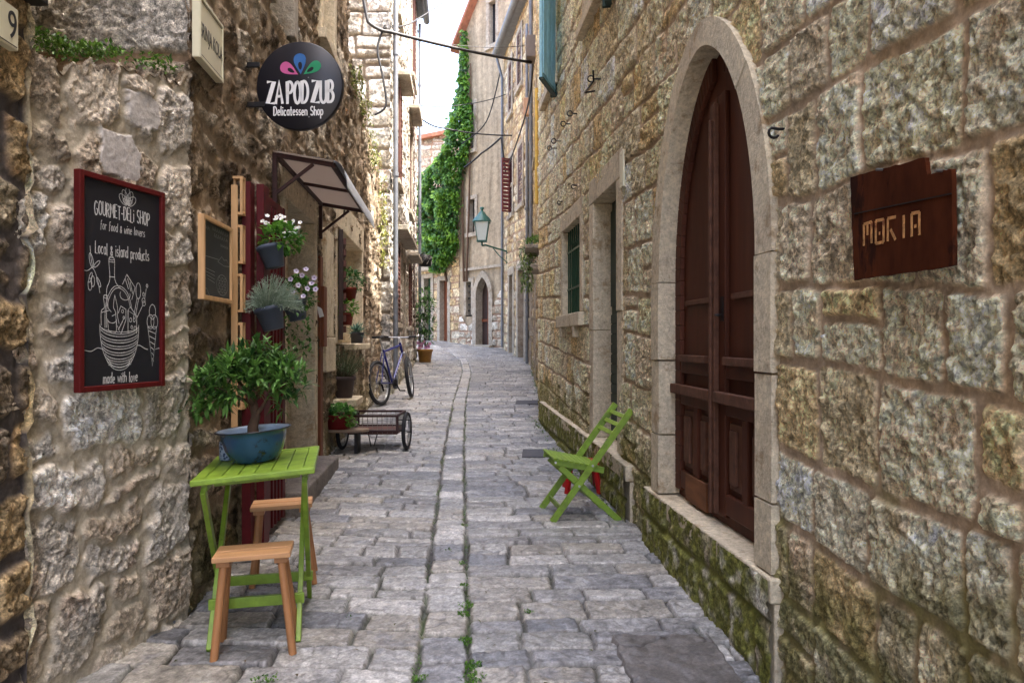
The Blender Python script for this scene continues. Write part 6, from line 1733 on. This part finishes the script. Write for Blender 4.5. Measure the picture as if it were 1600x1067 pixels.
# ------------------------------------------------------------------ lamps, boxes, cables
def lantern():
    m_ = R3.pt(3.75, at(790, 392, 24).z, 0); c = at(753, 384, 23.6)
    o = thing('street_lamp', m_, 'green four-sided street lantern on a wall bracket at the bend', 'lamp')
    s = 23.6/F_PX
    mb = MB(); mb.tube([m_, c+Vector((.12, 0, .02)), c], .028, 8)
    mb.tube([m_+Vector((0, 0, -.35)), m_.lerp(c, .3)+Vector((0, 0, -.2)), m_.lerp(c, .55)], .016, 6); mb.box(m_+Vector((.02, 0, -.1)), (.06, .16, .6)); mb.build('bracket', MAT['lampgreen'], o)
    b0 = c+Vector((0, 0, .06)); hb, ht = 18*s*.5, 25*s*.5; H = 33*s*.5*1.05
    H = 16*s*2*.55
    z0, z1 = b0.z+.10, b0.z+.10+.58
    w0, w1 = .14, .22
    mb = MB()
    for i in range(4):
        a, b = [(-1, -1), (1, -1), (1, 1), (-1, 1)][i], [(1, -1), (1, 1), (-1, 1), (-1, -1)][i]
        mb.add([(c.x+a[0]*w0, c.y+a[1]*w0, z0), (c.x+b[0]*w0, c.y+b[1]*w0, z0), (c.x+b[0]*w1, c.y+b[1]*w1, z1), (c.x+a[0]*w1, c.y+a[1]*w1, z1)], [(0, 1, 2, 3)])
    mb.build('pane', MAT['lampglass'], o)
    mb = MB()
    for a in ((-1, -1), (1, -1), (1, 1), (-1, 1)): mb.tube([(c.x+a[0]*w0, c.y+a[1]*w0, z0), (c.x+a[0]*w1, c.y+a[1]*w1, z1)], .016, 6)
    mb.box((c.x, c.y, z0-.02), (w0*2+.05, w0*2+.05, .04)); mb.tube([c, (c.x, c.y, z0)], .03, 8)
    mb.box((c.x, c.y, z1+.015), (w1*2+.10, w1*2+.10, .03)); mb.build('cage', MAT['lampgreen'], o)
    mb = MB(); mb.lathe([(w1*1.45, 0), (w1*1.1, .12), (w1*.65, .22), (w1*.4, .30), (.05, .33), (.04, .37), (.08, .43), (.04, .47), (0, .47)], c=(c.x, c.y, z1+.03), n=4, M=None); mb.build('cap', MAT['lampgreen'], o)
lantern()
def far_lamp():
    c = at(664, 408, 20.9); m_ = L2.pt(21.0, c.z+.1, 0)
    o = thing('hanging_lamp', c, 'black drum-shaped lamp hanging from the far end of the left house', 'lamp')
    mb = MB(); mb.lathe([(0, -.16), (.17, -.15), (.2, 0), (.2, .02), (.17, .17), (0, .18)], c=c, n=8); mb.build('body', MAT['iron'], o)
    mb = MB()
    for i in range(8):
        a = 2*math.pi*(i+.5)/8; b = 2*math.pi*(i+1.5)/8; q = Vector((math.cos(a), math.sin(a), 0))*.205; q2 = Vector((math.cos(b), math.sin(b), 0))*.205
        mb.tube([c+q+Vector((0, 0, -.1)), c+q2+Vector((0, 0, .12))], .008, 5)
    mb.build('band', MAT['wire'], o)
    mb = MB(); mb.tube([m_, c+Vector((0, 0, .26)), c+Vector((0, 0, .15))], .016, 6); mb.build('bracket', MAT['iron'], o)
far_lamp()
def boxes():
    W = R2
    for (px, py, w, h, Y, mt, lab) in ((836, 78, .46, .46, 15.9, 'boxgrey', 'brown-grey junction box high on the wall where the thick cable ends'), (825, 168, .22, .42, 18.6, 'boxtan', 'small tan meter box below the grey one, beside a drainpipe')):
        c = at(px, py, Y); q = Y-10.3
        o = thing('junction_box', W.pt(q, c.z), lab, 'box')
        mb = MB(); W.box(mb, q-w/2, q+w/2, c.z-h/2, c.z+h/2, .0, .2); b = mb.build('case', MAT[mt], o, bevel=.01)
        mb = MB(); W.box(mb, q-w/2+.04, q+w/2-.04, c.z-h/2+.04, c.z+h/2-.04, .2, .212); mb.build('lid', MAT[mt], b, bevel=.004)
boxes()
def cables():
    def cable(pts, r, sag, label):
        P = []
        if sag == 0:                       # a loose run: rounded through its points
            q = []
            for i in range(len(pts)-1):
                p0, p1, p2, p3 = pts[max(i-1, 0)], pts[i], pts[i+1], pts[min(i+2, len(pts)-1)]
                for k in range(8):
                    t = k/8; q.append(.5*((2*p1)+(p2-p0)*t+(2*p0-5*p1+4*p2-p3)*t*t+(3*p1-p0-3*p2+p3)*t**3))
            q.append(pts[-1]); pts = q
        for a, b in zip(pts[:-1], pts[1:]):
            for i in range(14):
                t = i/14; p = a.lerp(b, t); p.z -= sag*4*t*(1-t); P.append(p)
        P.append(pts[-1])
        mb = MB(); mb.tube(P, r, 6)
        o = mb.build('cable', MAT['cable'], None); tag(o, label, 'cable', 'cables strung across the street')
    cable([at(565, -20, 13.1), at(575, 35, 13.1), at(608, 50, 13.25), at(830, 98, 15.95)], .032, .04, 'thick black cable sagging across the street to the grey junction box')
    cable([at(600, 44, 13.2), at(640, 38, 14.5), at(705, -5, 19)], .014, .02, 'thin cable rising to the upper left toward the sky')
    cable([at(608, 35, 13.3), at(660, 62, 17), at(820, 72, 18.5)], .008, .1, 'thinnest cable running almost level just above the thick one')
    cable([at(655, 165, 21.3), at(722, 164, 24), at(790, 148, 23.2)], .014, .05, 'nearly level cable crossing in front of the creeper')
    cable([at(656, 184, 21.3), at(690, 200, 22), at(800, 212, 22.3)], .022, .06, 'lower dark cable dipping past the creeper to the right houses')
    cable([at(602, 40, 13.24), at(590, 75, 13.2), at(598, 120, 13.2), at(603, 165, 13.22), at(585, 180, 13.2)], .022, .0, 'loose black cable looping down the block wall of the left house')
    cable([at(722, 225, 25.4), at(760, 190, 25.2), at(782, 112, 24.6)], .02, .0, 'dark cable climbing diagonally over the grey gable house')
    cable([at(725, 262, 25.3), at(752, 240, 25.0), at(783, 215, 24.2), at(790, 268, 23.9)], .03, .03, 'bundle of cables bracketed along the grey gable house')
    cable([at(833, 100, 15.9), at(828, 150, 16.5), at(815, 200, 19), at(795, 258, 22.5)], .02, .0, 'dark cable running down the right houses from the junction box')
cables()

# ------------------------------------------------------------------ creeper, weeds, covers
def creeper():
    W = FW; r = random.Random(9)
    base = W.pt(2.05, 1.2, .1)
    o = thing('creeper', W.pt(2.1, 3.0, .1), 'bright green creeper climbing the gable corner and spilling over the low house', 'creeper')
    # picture outline of the mass: (py, left px, right px)
    ol = [(52, 731, 734), (75, 730, 734), (100, 728, 735), (125, 726, 735), (150, 722, 737), (175, 717, 741), (200, 708, 742), (225, 705, 738), (240, 700, 734), (255, 690, 731), (270, 672, 726), (285, 664, 724), (300, 660, 722), (320, 659, 721), (340, 660, 720), (360, 662, 719), (380, 664, 719), (395, 668, 716), (408, 676, 708), (420, 684, 700)]
    ys = np.array([a[0] for a in ol]); xl = np.array([a[1] for a in ol]); xr = np.array([a[2] for a in ol])
    def on(px, py):
        u = (px-CX)/F_PX; q = (W.x0-u*W.y0)/(u*W.dy-W.dx); Y = W.y0+q
        return W.pt(q, CAMZ-(py-CY)/F_PX*Y, 0), Y
    mb = MB(); n = 0
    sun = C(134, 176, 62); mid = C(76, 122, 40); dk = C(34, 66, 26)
    while n < 15000:
        py = r.uniform(50, 424); l = np.interp(py, ys, xl); rt = np.interp(py, ys, xr)
        if r.random() > (rt-l+2)/66: continue
        px = l+(rt-l)*r.random()+r.gauss(0, 1.6 if py > 140 else .7)
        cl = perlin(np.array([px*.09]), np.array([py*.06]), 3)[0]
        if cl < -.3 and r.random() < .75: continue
        p, Y = on(px, py)
        e = min((px-l), (rt-px))/14
        out = .05+.5*min(1, max(0, e))*(.5+.5*cl)*(1.0 if py > 230 else .5)+r.uniform(0, .25)
        p = p+W.n*out
        d = (W.n*.5+Vector((0, 0, -.8))+rv(r)*.8).normalized()
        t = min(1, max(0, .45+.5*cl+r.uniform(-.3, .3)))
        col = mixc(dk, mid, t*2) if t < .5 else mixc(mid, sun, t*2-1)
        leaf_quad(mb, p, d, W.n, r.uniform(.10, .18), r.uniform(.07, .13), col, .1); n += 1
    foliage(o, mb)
    mb = MB()
    for (px0, px1) in ((731, 733), (727, 722), (700, 690)):
        pts = []
        for i in range(12):
            t = i/11; py = 440-(340 if px0 > 720 else 130)*t; p, _ = on(px0+(px1-px0)*math.sin(t*3)+(6*t if px0 > 720 else 0), py); pts.append(p+W.n*.06)
        mb.tube(pts, [.05-.03*i/11 for i in range(12)], 6)
    mb.build('stem', MAT['bark'], o)
    # moss and small growth hanging on the sunny left wall
creeper()
def weeds():
    r = random.Random(14)
    def clump(mb, c, rx, ry, h, n, L, c0, c1):
        for _ in range(n):
            a = r.uniform(0, 6.283); k = r.random()**.5; p = Vector((c[0]+rx*k*math.cos(a), c[1]+ry*k*math.sin(a), c[2]+r.uniform(0, h)*(1-k*.5)))
            leaf_quad(mb, p, rv(r)*.8+Vector((0, 0, .6)), Vector((0, 0, 1)), L*r.uniform(.6, 1.3), L*.55*r.uniform(.7, 1.2), mixc(c0, c1, r.random()))
    # on the buttress
    mb = MB(); 
    for (px, py, Y, rx, n) in ((58, 55, 2.95, .07, 130), (70, 62, 3.0, .09, 150), (92, 75, 3.05, .12, 200), (115, 80, 3.1, .12, 220), (140, 82, 3.15, .12, 220), (165, 78, 3.2, .09, 140), (225, 92, 3.32, .08, 90), (245, 98, 3.36, .09, 90), (262, 100, 3.38, .05, 40)):
        c = at(px, py+8, Y); clump(mb, c, rx, .10, .05, n//2, .028, C(40, 74, 24), C(104, 140, 54))
    o = foliage(None, mb, 'wall_plants'); tag(o, 'low leafy plants growing along the top of the rubble buttress', 'plants', kind='stuff')
    # street weeds
    mb = MB()
    def gnd(px, py):
        lo, hi = 1.5, 30
        for _ in range(50):
            m = (lo+hi)/2
            if CY+(CAMZ-gzf(m))/m*F_PX > py: lo = m
            else: hi = m
        return Vector(((px-CX)/F_PX*m, m, gzf(m)-.008))
    for (px, py, n, s) in ((738, 1058, 70, .05), (740, 1040, 60, .04), (728, 1000, 40, .03), (726, 945, 60, .04), (724, 960, 40, .03), (724, 915, 30, .02), (655, 1060, 30, .03), (1163, 990, 60, .05), (1170, 1010, 60, .05), (1150, 985, 40, .04), (1180, 1022, 30, .04), (722, 880, 20, .02), (826, 955, 16, .02), (412, 1063, 30, .05), (425, 1060, 30, .04), (547, 965, 14, .02), (1128, 960, 30, .04), (880, 690, 20, .04), (870, 675, 20, .04), (905, 735, 20, .04), (1195, 1040, 30, .04), (725, 820, 16, .02), (700, 860, 12, .02)):
        clump(mb, gnd(px, py), s, s*1.2, .015, n*2, .016, C(44, 84, 22), C(104, 150, 46))
    for _ in range(420):
        Y = r.uniform(2.7, 18); side_ = r.choice((-.105, .105)); x = float(strip_x(Y))+side_+r.gauss(0, .008)
        if perlin(np.array([Y*1.3]), np.array([side_*9.]), 5)[0] < -.05: continue
        clump(mb, (x, Y, gzf(Y)-.012), .012, .03, .008, 5, .011, C(44, 78, 22), C(92, 130, 44))
    for _ in range(140):
        Y = r.uniform(5.0, 18); x = (1.27-.087*Y-.12 if Y < 10.3 else .5)+r.gauss(0, .03)-.0
        clump(mb, (x, Y, gzf(Y)), .03, .06, .03, 7, .025, C(50, 78, 26), C(110, 136, 54))
    o = foliage(None, mb, 'weeds'); tag(o, 'tiny weeds in the paving joints', 'weeds', kind='stuff')
    mb = MB()
    for _ in range(150):
        Y = 2.8+r.random()**1.6*14; x = float(strip_x(Y))+r.uniform(-1.2, 1.2); d = Vector((r.uniform(-1, 1), r.uniform(-1, 1), .1))
        leaf_quad(mb, Vector((x, Y, gzf(Y)+.012)), d, Vector((0, 0, 1)), r.uniform(.012, .035), r.uniform(.006, .014), mixc(C(92, 74, 46), C(70, 80, 36), r.random()))
    o = foliage(None, mb, 'leaf_litter'); tag(o, 'scattered dry leaf scraps on the paving', 'leaves', kind='stuff')
    # growth over the sunny garden wall
    mb = MB()
    for _ in range(26):
        q = r.uniform(9.0, 13.2); z = 4.98-(q-9)*.17; p = B.pt(q, z+r.uniform(-.25, .04), .03)
        for _ in range(r.randint(8, 26)):
            d = rv(r)*.7+Vector((.3, -.2, -.5)); leaf_quad(mb, p+rv(r)*.09+Vector((.02, 0, -r.random()*.2)), d, Vector((0, 0, 1)), .07, .03, mixc(C(70, 82, 36), C(132, 134, 66), r.random()))
    for _ in range(200):
        q = r.uniform(12.4, 13.2); p = B.pt(q, r.uniform(2.7, 4.0), .05+r.random()*.08); leaf_quad(mb, p, rv(r)+Vector((0, 0, -.6)), Vector((0, 0, 1)), .08, .03, mixc(C(84, 94, 40), C(150, 148, 74), r.random()))
    o = foliage(None, mb, 'wall_plants'); tag(o, 'dry yellow-green growth draped over the sunlit low wall on the left', 'plants', kind='stuff')
    # covers
    def slab(px0, px1, py0, py1, name, label, cat, mat, parts=True):
        a, b = gnd(px0, py1), gnd(px1, py1); c_, d_ = gnd(px0+2, py0), gnd(px1-4, py0)
        mb = MB(); vs = [p+Vector((0, 0, e)) for p in (a, b, c_, d_) for e in (-.02, .02)]
        mb.hexa([vs[0], vs[1], vs[2], vs[3], vs[4], vs[5], vs[6], vs[7]])
        o = mb.build(name, mat, None, bevel=.004); tag(o, label, cat); return o
    slab(815, 852, 703, 715, 'drain_cover', 'dark rectangular drain cover in the paving left of the lime chair', 'drain cover', MAT['cover'])
    slab(805, 845, 626, 632, 'drain_cover', 'dark drain cover farther up the street near the right wall', 'drain cover', MAT['cover'])
    # broken slab at lower right
    q0 = (.47, 2.72); nu, nv = 70, 70
    u, v = np.meshgrid(np.linspace(0, 1, nu), np.linspace(0, 1, nv), indexing='ij')
    X = .45+.44*u-.02*v+.01*perlin(v*7, u*2, 4); Yy = 2.72+.50*v+.012*perlin(u*7, v*2, 6)
    d = np.minimum(np.minimum(u, 1-u)*.44, np.minimum(v, 1-v)*.5)
    Zz = gz(Yy)+.03*sstep(0, .012, d)-.012+.010*fbm(X*9, Yy*9, 5, .55, seed=90)-.004*sstep(.97, .99, 1-np.abs(perlin(X*2.3+3, Yy*2.9, 92)+.15*fbm(X*14, Yy*14, 3, seed=93)))
    c = np.array(C(98, 94, 91))*((1+.6*fbm(X*12, Yy*12, 5, .6, seed=91))*(1-.5*sstep(.97, .99, 1-np.abs(perlin(X*2.3+3, Yy*2.9, 92)+.15*fbm(X*14, Yy*14, 3, seed=93)))))[..., None]
    i = np.arange(nu-1)[:, None]*nv+np.arange(nv-1)[None, :]; qd = np.stack([i, i+nv, i+nv+1, i+1], -1).reshape(-1, 4)
    o = link('paving_slab', mesh_np('paving_slab', np.stack([X, Yy, Zz], -1).reshape(-1, 3), qd, np.clip(c.reshape(-1, 3), .02, .8)), MAT['paving'])
    tag(o, 'large square worn slab set into the paving at lower right', 'slab')
    # white tag hanging by the doorway
    p = at(500, 486, 6.75)
    o = thing('paper_tag', p, 'small curled white paper tag hanging on the brown post', 'tag')
    mb = MB(); mb.add([p+Vector((-.03, 0, .05)), p+Vector((.02, -.01, .02)), p+Vector((.045, -.03, -.05)), p+Vector((.0, -.02, -.06)), p+Vector((-.03, 0, .051)), p+Vector((.0, .0, -.058))], [(0, 1, 2, 3)]); mb.build('sheet', MAT['paper'], o)
    mb = MB(); mb.tube([p+Vector((-.03, 0, .05)), p+Vector((-.05, .02, .11))], .002, 4); mb.build('string', MAT['iron'], o)
weeds()
EXPO = 3.5
# ------------------------------------------------------------------ light, sky, camera
SUN_EL, SUN_AZ = 64.0, (.97, -.22)          # where the sun stands, seen from the street
def light():
    w = bpy.data.worlds.new('World'); scene.world = w; w.use_nodes = True
    nt = w.node_tree; bg = nt.nodes['Background']
    sky = nt.nodes.new('ShaderNodeTexSky'); sky.sky_type = 'NISHITA'; sky.sun_disc = False
    sky.sun_elevation = rad(SUN_EL); sky.sun_rotation = math.atan2(SUN_AZ[0], SUN_AZ[1])
    sky.air_density = .8; sky.dust_density = 6.0; sky.ozone_density = 1.0
    nt.links.new(sky.outputs[0], bg.inputs[0]); bg.inputs[1].default_value = .15
    s = bpy.data.lights.new('sun', 'SUN'); s.energy = 2.0; s.angle = rad(.55); s.color = (1, .965, .91)
    o = bpy.data.objects.new('sun', s); COL.objects.link(o)
    e = rad(SUN_EL); h = math.hypot(*SUN_AZ)
    d = Vector((-SUN_AZ[0]/h*math.cos(e), -SUN_AZ[1]/h*math.cos(e), -math.sin(e)))
    o.rotation_euler = d.to_track_quat('-Z', 'Y').to_euler(); o.location = (4, -4, 20)
light()
cam = bpy.data.cameras.new('camera'); cam.sensor_width = 36; cam.lens = 36*F_PX/1600; cam.clip_end = 500; cam.clip_start = .05
co = bpy.data.objects.new('camera', cam); COL.objects.link(co); co.location = (0, 0, CAMZ); co.rotation_euler = (rad(90), 0, 0)
scene.camera = co
scene.view_settings.view_transform = 'Standard'; scene.view_settings.look = 'None'
scene.view_settings.gamma = 1; scene.view_settings.exposure = EXPO
scene.cycles.use_denoising = True
scene.cycles.use_adaptive_sampling = False; scene.cycles.sample_clamp_indirect = 6
scene.cycles.max_bounces = 10; scene.cycles.diffuse_bounces = 4
